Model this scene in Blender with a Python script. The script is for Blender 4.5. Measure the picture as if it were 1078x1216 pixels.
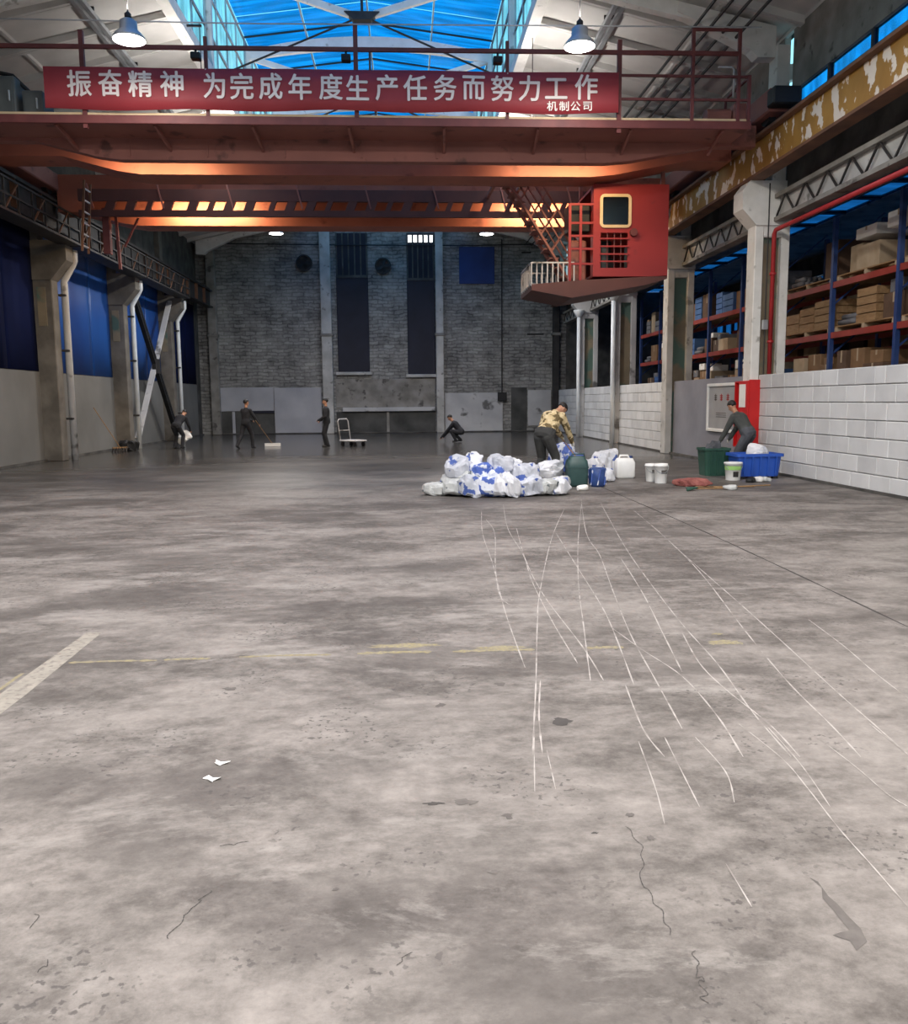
import bpy, bmesh, math, random
from mathutils import Vector, Matrix
from mathutils.bvhtree import BVHTree
SC = bpy.context.scene
for _o in list(bpy.data.objects):
    bpy.data.objects.remove(_o)
COL = SC.collection
V = Vector

# ------------------------------------------------------------------ camera
def make_camera():
    yaw, pitch, roll = math.radians(3.28), math.radians(7.35), math.radians(0.5)
    fwd = V((math.sin(yaw)*math.cos(pitch), math.cos(yaw)*math.cos(pitch), -math.sin(pitch)))
    r = V((math.cos(yaw), -math.sin(yaw), 0)); u = r.cross(fwd)
    c, s = math.cos(roll), math.sin(roll)
    r2 = r*c - u*s; u2 = r*s + u*c
    cd = bpy.data.cameras.new('camera'); cam = bpy.data.objects.new('camera', cd); COL.objects.link(cam)
    m = Matrix.Identity(4)
    for i in range(3):
        m[i][0], m[i][1], m[i][2] = r2[i], u2[i], -fwd[i]
    m[2][3] = 1.65
    cam.matrix_world = m
    cd.sensor_fit = 'HORIZONTAL'; cd.sensor_width = 36; cd.lens = 36*1020/1078
    cd.clip_end = 300; cd.clip_start = 0.05
    SC.camera = cam
make_camera()

# ------------------------------------------------------------------ world and exposure
LAMP_NEAR, LAMP_FAR = 300, 330         # pendant lamps (W): rows near the camera, far row
FLOOD = 150                           # warm crane floodlights (W)
SKY = 1.25
SC.view_settings.view_transform = 'Standard'; SC.view_settings.look = 'None'
SC.view_settings.exposure = 0.2; SC.view_settings.gamma = 1.0
SC.view_settings.use_curve_mapping = False
def make_world():
    w = bpy.data.worlds.new('sky'); SC.world = w; w.use_nodes = True
    nt = w.node_tree; nt.nodes.clear()
    out = nt.nodes.new('ShaderNodeOutputWorld'); bg = nt.nodes.new('ShaderNodeBackground')
    tc = nt.nodes.new('ShaderNodeTexCoord'); sp = nt.nodes.new('ShaderNodeSeparateXYZ')
    rp = nt.nodes.new('ShaderNodeValToRGB')
    e = rp.color_ramp.elements
    e[0].position = 0.0; e[0].color = (0.75, 0.92, 1.0, 1)
    e[1].position = 1.0; e[1].color = (0.12, 0.52, 0.88, 1)
    m = e.new(0.42); m.color = (0.22, 0.80, 0.98, 1)
    nt.links.new(tc.outputs['Generated'], sp.inputs[0]); nt.links.new(sp.outputs[2], rp.inputs[0])
    nt.links.new(rp.outputs[0], bg.inputs[0]); bg.inputs[1].default_value = SKY
    nt.links.new(bg.outputs[0], out.inputs[0])
make_world()

# ------------------------------------------------------------------ materials
def srgb(r, g, b):
    f = lambda c: c/12.92 if c <= 0.04045 else ((c+0.055)/1.055)**2.4
    return (f(r/255), f(g/255), f(b/255), 1)
MATS = {}
def mat(name, c1, c2=None, scale=3.0, rough=0.7, metal=0.0, bump=0.0, bscale=None, lo=0.35, hi=0.65, stretch=(1,1,1), c3=None, spec=0.5, detail=6, lo3=0.60, hi3=0.68, scale3=None):
    """procedural surface: two colours mixed by noise, a third in patches, bump from noise"""
    if name in MATS: return MATS[name]
    m = bpy.data.materials.new(name); m.use_nodes = True; nt = m.node_tree
    b = nt.nodes['Principled BSDF']; L = nt.links
    b.inputs['Roughness'].default_value = rough; b.inputs['Metallic'].default_value = metal
    b.inputs['Specular IOR Level'].default_value = spec
    tc = nt.nodes.new('ShaderNodeTexCoord'); mp = nt.nodes.new('ShaderNodeMapping')
    mp.inputs['Scale'].default_value = stretch
    geo = nt.nodes.new('ShaderNodeNewGeometry')
    L.new(geo.outputs['Position'], mp.inputs[0])
    n = nt.nodes.new('ShaderNodeTexNoise'); n.inputs['Scale'].default_value = scale; n.inputs['Detail'].default_value = detail
    L.new(mp.outputs[0], n.inputs['Vector'])
    r = nt.nodes.new('ShaderNodeValToRGB'); r.color_ramp.elements[0].position = lo; r.color_ramp.elements[1].position = hi
    r.color_ramp.elements[0].color = c1; r.color_ramp.elements[1].color = c2 or tuple(min(1, x*1.25) for x in c1[:3])+(1,)
    L.new(n.outputs['Fac'], r.inputs[0]); col = r.outputs[0]
    if c3:
        n3 = nt.nodes.new('ShaderNodeTexNoise'); n3.inputs['Scale'].default_value = scale3 or scale*1.7; n3.inputs['Detail'].default_value = 8
        L.new(mp.outputs[0], n3.inputs['Vector'])
        r3 = nt.nodes.new('ShaderNodeValToRGB'); r3.color_ramp.elements[0].position = lo3; r3.color_ramp.elements[1].position = hi3
        L.new(n3.outputs['Fac'], r3.inputs[0])
        mx = nt.nodes.new('ShaderNodeMix'); mx.data_type = 'RGBA'
        L.new(r3.outputs[0], mx.inputs['Factor']); L.new(col, mx.inputs['A']); mx.inputs['B'].default_value = c3
        col = mx.outputs['Result']
    L.new(col, b.inputs['Base Color'])
    if bump:
        nb = nt.nodes.new('ShaderNodeTexNoise'); nb.inputs['Scale'].default_value = bscale or scale*6; nb.inputs['Detail'].default_value = 5
        L.new(geo.outputs['Position'], nb.inputs['Vector'])
        bp = nt.nodes.new('ShaderNodeBump'); bp.inputs['Strength'].default_value = bump; bp.inputs['Distance'].default_value = 0.02
        L.new(nb.outputs['Fac'], bp.inputs['Height']); L.new(bp.outputs[0], b.inputs['Normal'])
    MATS[name] = m
    return m
def emit(name, c, s):
    if name in MATS: return MATS[name]
    m = bpy.data.materials.new(name); m.use_nodes = True; b = m.node_tree.nodes['Principled BSDF']
    b.inputs['Base Color'].default_value = c; b.inputs['Emission Color'].default_value = c; b.inputs['Emission Strength'].default_value = s
    MATS[name] = m; return m
def glass(name, tint, gloss=0.08, streak=0.0):
    m = bpy.data.materials.new(name); m.use_nodes = True; nt = m.node_tree; nt.nodes.clear(); L = nt.links
    out = nt.nodes.new('ShaderNodeOutputMaterial'); t = nt.nodes.new('ShaderNodeBsdfTransparent'); g = nt.nodes.new('ShaderNodeBsdfGlossy')
    g.inputs['Roughness'].default_value = 0.15; mx = nt.nodes.new('ShaderNodeMixShader'); mx.inputs[0].default_value = gloss
    n = nt.nodes.new('ShaderNodeTexNoise'); n.inputs['Scale'].default_value = 1.2
    geo = nt.nodes.new('ShaderNodeNewGeometry'); mp = nt.nodes.new('ShaderNodeMapping'); mp.inputs['Scale'].default_value = (0.4, 3.5, 1)
    L.new(geo.outputs['Position'], mp.inputs[0]); L.new(mp.outputs[0], n.inputs['Vector'])
    r = nt.nodes.new('ShaderNodeValToRGB'); r.color_ramp.elements[0].position = 0.35; r.color_ramp.elements[1].position = 0.65
    r.color_ramp.elements[0].color = tuple(x*(1-streak) for x in tint[:3])+(1,); r.color_ramp.elements[1].color = tint
    L.new(n.outputs['Fac'], r.inputs[0]); L.new(r.outputs[0], t.inputs['Color'])
    L.new(t.outputs[0], mx.inputs[1]); L.new(g.outputs[0], mx.inputs[2]); L.new(mx.outputs[0], out.inputs[0])
    MATS[name] = m; return m

# ------------------------------------------------------------------ mesh builder
class MB:
    def __init__(s): s.v = []; s.f = []
    def add(s, vs, fs):
        o = len(s.v); s.v += [tuple(p) for p in vs]; s.f += [tuple(i+o for i in q) for q in fs]; return s
    def box(s, x0, x1, y0, y1, z0, z1):
        return s.add([(x0,y0,z0),(x1,y0,z0),(x1,y1,z0),(x0,y1,z0),(x0,y0,z1),(x1,y0,z1),(x1,y1,z1),(x0,y1,z1)],
                     [(0,3,2,1),(4,5,6,7),(0,1,5,4),(1,2,6,5),(2,3,7,6),(3,0,4,7)])
    def bbox(s, x0, x1, y0, y1, z0, z1, b=0.02):
        """box with chamfered edges"""
        bm = bmesh.new(); vs = [bm.verts.new(p) for p in [(x0,y0,z0),(x1,y0,z0),(x1,y1,z0),(x0,y1,z0),(x0,y0,z1),(x1,y0,z1),(x1,y1,z1),(x0,y1,z1)]]
        for q in [(0,3,2,1),(4,5,6,7),(0,1,5,4),(1,2,6,5),(2,3,7,6),(3,0,4,7)]: bm.faces.new([vs[i] for i in q])
        bmesh.ops.bevel(bm, geom=bm.edges[:], offset=b, segments=1, affect='EDGES')
        bm.verts.index_update(); s.add([v.co for v in bm.verts], [[v.index for v in f.verts] for f in bm.faces]); bm.free(); return s
    def bar(s, p, q, w, h=None, up=(0,0,1)):
        p, q = V(p), V(q); h = h or w; d = (q-p).normalized(); u = V(up)
        if abs(d.dot(u)) > 0.98: u = V((0,1,0)) if abs(d.y) < 0.9 else V((1,0,0))
        a = d.cross(u).normalized()*w/2; b = a.cross(d).normalized()*h/2
        return s.add([p-a-b, p+a-b, p+a+b, p-a+b, q-a-b, q+a-b, q+a+b, q-a+b],
                     [(0,3,2,1),(4,5,6,7),(0,1,5,4),(1,2,6,5),(2,3,7,6),(3,0,4,7)])
    def tube(s, pts, r, n=8, cap=True):
        pts = [V(p) for p in pts]; rs = r if isinstance(r, (list, tuple)) else [r]*len(pts); rings = []
        ref = None
        for i, p in enumerate(pts):
            d = (pts[min(i+1, len(pts)-1)]-pts[max(i-1, 0)]).normalized()
            if ref is None: ref = V((0,0,1)) if abs(d.z) < 0.9 else V((1,0,0))
            a = d.cross(ref).normalized(); b = a.cross(d).normalized(); ref = b
            rings.append([p+(a*math.cos(2*math.pi*k/n)+b*math.sin(2*math.pi*k/n))*rs[i] for k in range(n)])
        return s.loft(rings, cap)
    def loft(s, rings, cap=True):
        n = len(rings[0]); vs = [p for r in rings for p in r]; fs = []
        for i in range(len(rings)-1):
            for k in range(n):
                fs.append((i*n+k, i*n+(k+1)%n, (i+1)*n+(k+1)%n, (i+1)*n+k))
        if cap: fs.append(tuple(range(n-1,-1,-1))); fs.append(tuple((len(rings)-1)*n+k for k in range(n)))
        return s.add(vs, fs)
    def lathe(s, prof, c=(0,0,0), n=16, cap=True):
        return s.loft([[(c[0]+r*math.cos(2*math.pi*k/n), c[1]+r*math.sin(2*math.pi*k/n), c[2]+z) for k in range(n)] for r, z in prof], cap)
    def prism(s, poly, axis, a, b):
        """extrude a 2-D polygon along an axis from a to b"""
        def P(u, w, t): return {'x':(t,u,w),'y':(u,t,w),'z':(u,w,t)}[axis]
        n = len(poly); vs = [P(u,w,a) for u,w in poly]+[P(u,w,b) for u,w in poly]
        fs = [tuple(range(n-1,-1,-1)), tuple(range(n,2*n))]+[(k,(k+1)%n,n+(k+1)%n,n+k) for k in range(n)]
        return s.add(vs, fs)
    def ell(s, c, r, n=12, m=8, rot=None):
        c = V(c); rings = []
        for i in range(1, m):
            t = math.pi*i/m; row = []
            for k in range(n):
                p = V((r[0]*math.sin(t)*math.cos(2*math.pi*k/n), r[1]*math.sin(t)*math.sin(2*math.pi*k/n), -r[2]*math.cos(t)))
                if rot: p = rot @ p
                row.append(c+p)
            rings.append(row)
        return s.loft(rings)
    def mesh(s, name, smooth=False):
        me = bpy.data.meshes.new(name); me.from_pydata(s.v, [], s.f)
        bm = bmesh.new(); bm.from_mesh(me); bmesh.ops.recalc_face_normals(bm, faces=bm.faces[:]); bm.to_mesh(me); bm.free()
        if smooth:
            for p in me.polygons: p.use_smooth = True
        return me
    def build(s, name, m, parent=None, smooth=False, label=None):
        """one mesh object; its origin at the foot of its bounding box"""
        xs, ys, zs = zip(*s.v)
        org = V(((min(xs)+max(xs))/2, (min(ys)+max(ys))/2, min(zs)))
        s.v = [tuple(V(p)-org) for p in s.v]
        return link(name, s.mesh(name, smooth), m, org, parent, label)
WORLD = {}
def link(name, me, m, org, parent=None, label=None):
    o = bpy.data.objects.new(name, me); COL.objects.link(o)
    if m and not me.materials: me.materials.append(MATS[m] if isinstance(m, str) else m)
    org = V(org)
    if parent:
        o.parent = parent; o.location = org-WORLD[parent.name]
    else: o.location = org
    WORLD[o.name] = org
    if label: o['label'] = label
    return o
def thing(name, loc, label=None, cat=None, group=None):
    o = bpy.data.objects.new(name, None); COL.objects.link(o); o.location = loc; o.empty_display_size = 0.2
    WORLD[o.name] = V(loc)
    return tag(o, label, cat, group)
def tag(o, label=None, cat=None, group=None, kind=None):
    if label: o['label'] = label
    if cat: o['category'] = cat
    if group: o['group'] = group
    if kind: o['kind'] = kind
    return o
def struct(o): o['kind'] = 'structure'; return o
def sroot(name, loc): return struct(thing(name, loc))
rnd = random.Random(7)

# colours -------------------------------------------------------------------
mat('white_paint', srgb(222,220,214), srgb(238,236,231), 2.5, 0.6, bump=0.15, c3=srgb(176,172,164), lo3=0.62, hi3=0.72)
mat('concrete', srgb(118,114,108), srgb(150,146,140), 1.6, 0.85, bump=0.3, c3=srgb(88,84,80))
mat('concrete_pale', srgb(168,166,162), srgb(196,194,190), 1.8, 0.8, bump=0.25, c3=srgb(130,127,122))
mat('concrete_dark', srgb(62,60,58), srgb(92,90,86), 1.8, 0.85, bump=0.3)
mat('roof_slab', srgb(196,194,190), srgb(216,214,210), 0.8, 0.85, bump=0.2)
mat('block_a', srgb(198,198,198), srgb(208,208,208), 2.0, 0.9, bump=0.35, bscale=60)
mat('block_b', srgb(189,189,190), srgb(201,201,201), 2.0, 0.9, bump=0.35, bscale=60)
mat('block_c', srgb(205,205,205), srgb(213,213,213), 2.0, 0.9, bump=0.35, bscale=60)
mat('mortar', srgb(176,175,174), srgb(194,193,192), 6.0, 0.95, bump=0.4)
mat('render_grey', srgb(126,126,134), srgb(140,140,148), 1.0, 0.85, bump=0.15)
mat('dado', srgb(103,102,99), srgb(120,119,116), 0.5, 0.85, bump=0.2)
mat('shaded_sheet', srgb(14,20,50), srgb(20,30,72), 0.35, 0.9, bump=0.25, bscale=1.5, spec=0.1)  # darker copy of the blue sheet, shade put into its colour
mat('left_concrete', srgb(92,87,80), srgb(120,114,106), 1.6, 0.85, bump=0.3)
mat('blue_sheet', srgb(18,50,124), srgb(30,90,170), 0.35, 0.45, bump=0.25, bscale=1.5, stretch=(1,1,0.4))  # lit copy of the sheets, glare put into its colour
mat('board_navy', srgb(24,24,38), srgb(34,34,50), 1.0, 0.7, bump=0.1)
mat('blue_board', srgb(24,52,110), srgb(32,64,128), 1.0, 0.6)
mat('crane_red', srgb(150,84,66), srgb(166,96,76), 1.2, 0.55, bump=0.08, c3=srgb(128,68,54))
mat('crane_dark', srgb(136,86,78), srgb(150,96,86), 1.2, 0.65, bump=0.08, c3=srgb(102,66,60))
mat('crane_deep', srgb(78,46,44), srgb(92,54,50), 1.2, 0.65, bump=0.08)
mat('cab_red', srgb(137,36,39), srgb(149,41,43), 0.9, 0.6, c3=srgb(115,36,39))
mat('rail_red', srgb(98,48,48), srgb(114,58,56), 3, 0.6)
mat('cream_rail', srgb(205,180,140), srgb(220,196,160), 3, 0.6)
mat('steel_dark', srgb(44,42,42), srgb(60,57,56), 3, 0.6, metal=0.2)
mat('black', srgb(20,20,22), srgb(30,30,32), 3, 0.6)
mat('cabinet_grey', srgb(70,74,74), srgb(88,92,90), 2, 0.6)
mat('galv', srgb(168,172,176), srgb(190,194,198), 4, 0.4, metal=0.5)
mat('yellow_beam', srgb(150,110,48), srgb(168,126,58), 1.6, 0.65, bump=0.15, c3=srgb(226,214,200), lo3=0.545, hi3=0.565, scale3=3.3, stretch=(1,1,0.7))
mat('rust_steel', srgb(96,66,50), srgb(122,84,60), 2, 0.7, bump=0.2)
mat('rack_blue', srgb(36,59,108), srgb(47,72,126), 3, 0.5)
mat('rack_red', srgb(138,50,42), srgb(156,59,48), 3, 0.5)
mat('fire_red', srgb(190,28,30), srgb(206,36,36), 2, 0.4)
mat('pipe_red', srgb(160,40,44), srgb(178,50,52), 2, 0.45)
mat('wood', srgb(134,102,68), srgb(156,124,87), 4, 0.75, stretch=(4,1,4))
mat('white_plastic', srgb(228,228,224), srgb(240,240,238), 3, 0.4)
mat('sack_white', srgb(201,203,209), srgb(228,228,232), 5, 0.75, bump=0.5, bscale=16, c3=srgb(80,101,163), lo3=0.59, hi3=0.62, scale3=4.6)
mat('sack_blue', srgb(58,84,160), srgb(84,110,184), 3, 0.7, bump=0.3, bscale=14, c3=srgb(214,218,228), lo3=0.50, hi3=0.54, scale3=6.0)
mat('sack_dull', srgb(168,172,182), srgb(200,202,210), 5, 0.8, bump=0.5, bscale=16, c3=srgb(70,92,156), lo3=0.58, hi3=0.61, scale3=5.2)
mat('sack_pale', srgb(175,177,177), srgb(201,203,201), 5, 0.75, bump=0.3, bscale=14, c3=srgb(89,97,102), lo3=0.60, hi3=0.66, scale3=5)
mat('drum_green', srgb(44,70,70), srgb(56,84,82), 3, 0.45)
mat('bin_blue', srgb(34,78,170), srgb(44,90,186), 2, 0.45)
mat('bin_green', srgb(36,72,60), srgb(46,84,70), 2, 0.5)
mat('tub_blue', srgb(34,58,112), srgb(52,80,140), 8, 0.5)
mat('lime', srgb(150,200,110), srgb(170,214,130), 3, 0.5)
mat('rag_red', srgb(128,70,66), srgb(156,96,88), 9, 0.9, bump=0.5, bscale=30)
mat('skin', srgb(176,128,100), srgb(190,142,114), 4, 0.6)
mat('hair', srgb(18,16,16), srgb(28,26,25), 12, 0.6)
mat('shoe', srgb(30,29,30), srgb(44,42,42), 6, 0.6)
mat('cloth_black', srgb(30,31,36), srgb(44,45,50), 5, 0.9, bump=0.3, bscale=20)
mat('cloth_grey', srgb(64,66,64), srgb(78,80,78), 5, 0.9, bump=0.3, bscale=20)
mat('trouser_grey', srgb(70,72,78), srgb(88,90,96), 5, 0.9, bump=0.3, bscale=20)
mat('trouser_dark', srgb(52,52,52), srgb(66,66,64), 5, 0.9, bump=0.3, bscale=20)
mat('camo', srgb(196,172,128), srgb(222,204,164), 9, 0.9, bump=0.3, bscale=20, c3=srgb(104,88,58), lo3=0.50, hi3=0.54, scale3=11, detail=2)
mat('glove', srgb(214,212,208), srgb(228,226,222), 6, 0.9)
mat('carton', srgb(120,90,62), srgb(138,106,75), 3, 0.85)
mat('carton_dark', srgb(87,66,51), srgb(105,81,64), 3, 0.85)
mat('carton_pale', srgb(165,144,118), srgb(180,161,136), 3, 0.85)
mat('crate_blue', srgb(60,96,150), srgb(78,116,170), 3, 0.6)
mat('crate_grey', srgb(92,92,96), srgb(116,116,120), 3, 0.7)
mat('paper_white', srgb(232,230,224), srgb(244,242,238), 3, 0.8)
mat('scratch', srgb(151,146,141), srgb(169,163,158), 8, 0.9, c3=srgb(126,120,115), lo3=0.50, hi3=0.62, scale3=5)
mat('line_white', srgb(130,125,116), srgb(144,138,128), 9, 0.85, c3=srgb(109,103,97), lo3=0.5, hi3=0.68, scale3=22)
mat('line_yellow', srgb(136,126,86), srgb(144,136,103), 14, 0.85, c3=srgb(117,110,100), lo3=0.34, hi3=0.66, scale3=40)
mat('joint_dark', srgb(56,53,51), srgb(70,66,64), 9, 0.9)
mat('stain', srgb(79,74,71), srgb(95,90,86), 14, 0.8)
mat('banner_red', srgb(147,44,52), srgb(156,52,60), 1.0, 0.6, bump=0.1, bscale=3)
mat('banner_ink', srgb(236,222,214), srgb(244,232,226), 2, 0.6)
mat('cab_glass', srgb(26,34,34), srgb(34,44,42), 1, 0.1)
mat('pipe_white', srgb(228,232,234), srgb(240,244,246), 3, 0.4)
mat('notice', srgb(150,150,152), srgb(160,160,162), 2, 0.6)
emit('lamp_glow', (1, 0.97, 0.92, 1), 14)
emit('pane_glow', (1, 1, 1, 1), 2.2)
emit('flood_glow', (1, 0.72, 0.4, 1), 10)
glass('sky_glass', (0.92, 0.98, 1.0, 1), 0.06, 0.30)
glass('blue_glass', (0.11, 0.60, 0.95, 1), 0.06, 0.30)
glass('aisle_glass', (0.10, 0.32, 0.55, 1), 0.06, 0.30)
glass('cab_clear', (0.35, 0.4, 0.4, 1), 0.12, 0.2)

# ------------------------------------------------------------------ floor
def floor_material():
    m = bpy.data.materials.new('floor_concrete'); m.use_nodes = True; nt = m.node_tree; L = nt.links; b = nt.nodes['Principled BSDF']
    geo = nt.nodes.new('ShaderNodeNewGeometry')
    def noise(scale, detail=8, rough=0.55, dist=0.0, st=(1,1,1)):
        mp = nt.nodes.new('ShaderNodeMapping'); mp.inputs['Scale'].default_value = st
        L.new(geo.outputs['Position'], mp.inputs[0])
        n = nt.nodes.new('ShaderNodeTexNoise'); n.inputs['Scale'].default_value = scale; n.inputs['Detail'].default_value = detail
        n.inputs['Roughness'].default_value = rough; n.inputs['Distortion'].default_value = dist
        L.new(mp.outputs[0], n.inputs['Vector']); return n.outputs['Fac']
    def ramp(f, p0, c0, p1, c1):
        r = nt.nodes.new('ShaderNodeValToRGB'); e = r.color_ramp.elements
        e[0].position, e[0].color, e[1].position, e[1].color = p0, c0, p1, c1
        L.new(f, r.inputs[0]); return r.outputs[0]
    def mix(f, a, c):
        x = nt.nodes.new('ShaderNodeMix'); x.data_type = 'RGBA'
        for s, v in (('Factor', f), ('A', a), ('B', c)):
            if isinstance(v, (tuple, float)): x.inputs[s].default_value = v
            else: L.new(v, x.inputs[s])
        return x.outputs['Result']
    g = lambda v: (v, v, v, 1)
    base = ramp(noise(0.85, 12, 0.74, 0.2, (0.7, 1, 1)), 0.42, srgb(76,71,67), 0.58, srgb(130,124,119))
    fine = ramp(noise(9, 12, 0.78, 0.1, (0.9, 1, 1)), 0.40, srgb(70,66,62), 0.60, srgb(146,140,135))
    col = mix(0.27, base, fine)
    dark = ramp(noise(0.55, 10, 0.66, 0.4, (0.55, 1, 1)), 0.50, g(0), 0.58, g(0.62))
    col = mix(dark, col, srgb(67,62,59))
    pale = ramp(noise(1.1, 12, 0.74, 0.2, (0.55, 1.1, 1)), 0.54, g(0), 0.64, g(0.7))
    col = mix(pale, col, srgb(144,139,134))
    speck = ramp(noise(30, 3, 0.5), 0.58, g(0), 0.64, g(0.8))
    patch = ramp(noise(1.6, 4, 0.5), 0.52, g(0), 0.6, g(1))
    mul = nt.nodes.new('ShaderNodeMath'); mul.operation = 'MULTIPLY'; L.new(speck, mul.inputs[0]); L.new(patch, mul.inputs[1])
    col = mix(mul.outputs[0], col, srgb(67,63,61))
    # washed, wet concrete at the far end of the hall
    sp = nt.nodes.new('ShaderNodeSeparateXYZ'); L.new(geo.outputs['Position'], sp.inputs[0])
    wob = nt.nodes.new('ShaderNodeMath'); wob.operation = 'MULTIPLY_ADD'; L.new(noise(0.22, 5, 0.55, 0.5, (0.35, 1, 1)), wob.inputs[0]); wob.inputs[1].default_value = 16; L.new(sp.outputs[1], wob.inputs[2])
    mr = nt.nodes.new('ShaderNodeMapRange'); L.new(wob.outputs[0], mr.inputs[0]); mr.inputs[1].default_value = 22; mr.inputs[2].default_value = 34; mr.inputs[3].default_value = 0; mr.inputs[4].default_value = 1
    col = mix(mr.outputs[0], col, mix(0.82, col, srgb(58,58,58)))
    L.new(col, b.inputs['Base Color']); b.inputs['Specular IOR Level'].default_value = 0.32
    rr = nt.nodes.new('ShaderNodeMapRange'); L.new(mr.outputs[0], rr.inputs[0]); rr.inputs[3].default_value = 0.62; rr.inputs[4].default_value = 0.16
    L.new(rr.outputs[0], b.inputs['Roughness'])
    bp = nt.nodes.new('ShaderNodeBump'); bp.inputs['Strength'].default_value = 0.25; bp.inputs['Distance'].default_value = 0.01
    L.new(noise(9, 8, 0.6), bp.inputs['Height']); L.new(bp.outputs[0], b.inputs['Normal'])
    MATS['floor'] = m
floor_material()
FLOOR = struct(MB().box(-10.8, 17.2, -26, 46.6, -0.3, 0).build('floor', 'floor'))
SCRATCH = [
  [(1.155,12.864), (0.970,10.698), (0.885,8.634), (0.816,7.400), (0.764,6.333), (0.730,5.148)],
  [(1.129,11.895), (1.123,10.680), (0.891,8.399), (0.797,7.062), (0.927,6.665)],
  [(2.441,12.968), (1.782,10.252), (1.178,7.365), (0.968,6.186), (0.759,4.893), (0.633,4.148), (0.581,3.827)],
  [(1.577,13.647), (1.332,11.033), (1.265,9.101), (1.157,7.739), (1.093,6.303), (1.072,5.209)],
  [(2.879,13.777), (2.097,10.217), (1.584,7.697), (1.286,6.033), (1.080,4.866)],
  [(2.994,14.403), (2.264,10.549), (2.080,9.014), (1.805,7.304), (1.586,5.887), (1.464,4.833), (1.378,4.088)],
  [(3.172,13.738), (2.641,10.505), (2.404,8.980), (2.196,7.446), (2.031,6.088), (1.943,5.134), (1.824,4.298), (1.768,3.708)],
  [(3.421,12.577), (3.127,10.100), (2.820,7.981), (2.429,5.929), (2.227,4.769), (2.145,4.085), (2.087,3.683)],
  [(3.037,9.475), (2.831,7.771), (2.686,6.573), (2.544,5.470), (2.417,4.525), (2.364,4.068), (2.316,3.690)],
  [(1.885,10.592), (1.701,8.316), (1.581,6.828), (1.491,6.014), (1.315,4.767)],
  [(1.445,11.020), (1.252,8.842), (1.170,7.192), (1.179,5.591), (1.157,4.859)],
  [(2.247,8.737), (2.023,7.109), (1.798,5.753), (1.670,4.981)],
  [(1.491,6.014), (1.560,5.455), (1.643,4.900), (1.617,4.251), (1.548,3.726)],
  [(3.009,6.127), (2.919,5.437), (2.820,4.883), (2.757,4.425), (2.721,4.161)],
  [(1.955,5.853), (1.834,5.143), (1.815,4.649), (1.838,4.110), (1.808,3.705)],
  [(0.785,4.891), (0.688,4.327), (0.625,3.823)],
  [(1.265,4.771), (1.181,4.104), (1.186,3.754)],
  [(1.257,3.986), (1.214,3.588), (1.179,3.257)],
  [(1.115,3.943), (1.048,3.426), (0.994,3.125)],
  [(1.406,3.974), (1.407,3.573), (1.334,3.284)],
  [(1.685,4.125), (1.718,3.690), (1.692,3.377), (1.652,3.041), (1.634,2.761), (1.616,2.524)],
  [(1.817,4.114), (1.776,3.637), (1.706,3.217)],
  [(1.999,3.927), (2.007,3.572), (1.999,3.313), (2.018,3.194)],
  [(2.344,4.072), (2.327,3.847), (2.317,3.692)],
  [(0.654,3.874), (0.623,3.459)],
  [(0.625,4.093), (0.531,3.445)],
  [(1.125,2.827), (1.111,2.561)],
]
CRACK = [
  [(0.837,3.120), (0.856,2.969), (0.789,2.712), (0.806,2.559), (0.799,2.422)],
  [(0.852,2.354), (0.824,2.256), (0.824,2.218), (0.802,2.130)],
  [(-0.682,2.786), (-0.719,2.702), (-0.743,2.634), (-0.755,2.529)],
  [(-1.095,2.389), (-1.079,2.442)],
  [(-0.047,2.349), (-0.009,2.400)],
  [(-1.212,2.611), (-1.219,2.691)],
  [(-0.716,3.084), (-0.611,3.107)],
]
BLOTS = [
  (0.795,4.237,0.061,0.071),
  (1.448,4.130,0.021,0.034),
  (0.707,3.078,0.026,0.019),
  (0.912,3.023,0.032,0.044),
  (1.080,2.593,0.030,0.024),
  (0.877,3.206,0.040,0.042),
  (0.350,2.503,0.013,0.022),
  (-0.258,2.763,0.029,0.026),
  (-0.922,3.156,0.019,0.013),
  (0.102,3.370,0.097,0.030),
  (-1.035,4.898,0.079,0.061),
  (0.178,4.518,0.055,0.080),
  (0.224,3.369,0.139,0.061),
  (0.391,3.242,0.047,0.057),
  (0.295,2.831,0.047,0.027),
  (1.312,3.137,0.033,0.034),
  (1.494,3.036,0.038,0.038),
  (0.499,2.760,0.029,0.032),
  (0.546,4.847,0.079,0.076),
  (-0.371,3.955,0.032,0.020),
]
TEAR = [
  [(1.379,2.718), (1.396,2.689), (1.389,2.603), (1.397,2.552), (1.398,2.480), (1.403,2.423), (1.388,2.358), (1.334,2.320), (1.338,2.366), (1.299,2.397), (1.333,2.410), (1.363,2.414), (1.366,2.530), (1.364,2.592), (1.392,2.655)],
]

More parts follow.
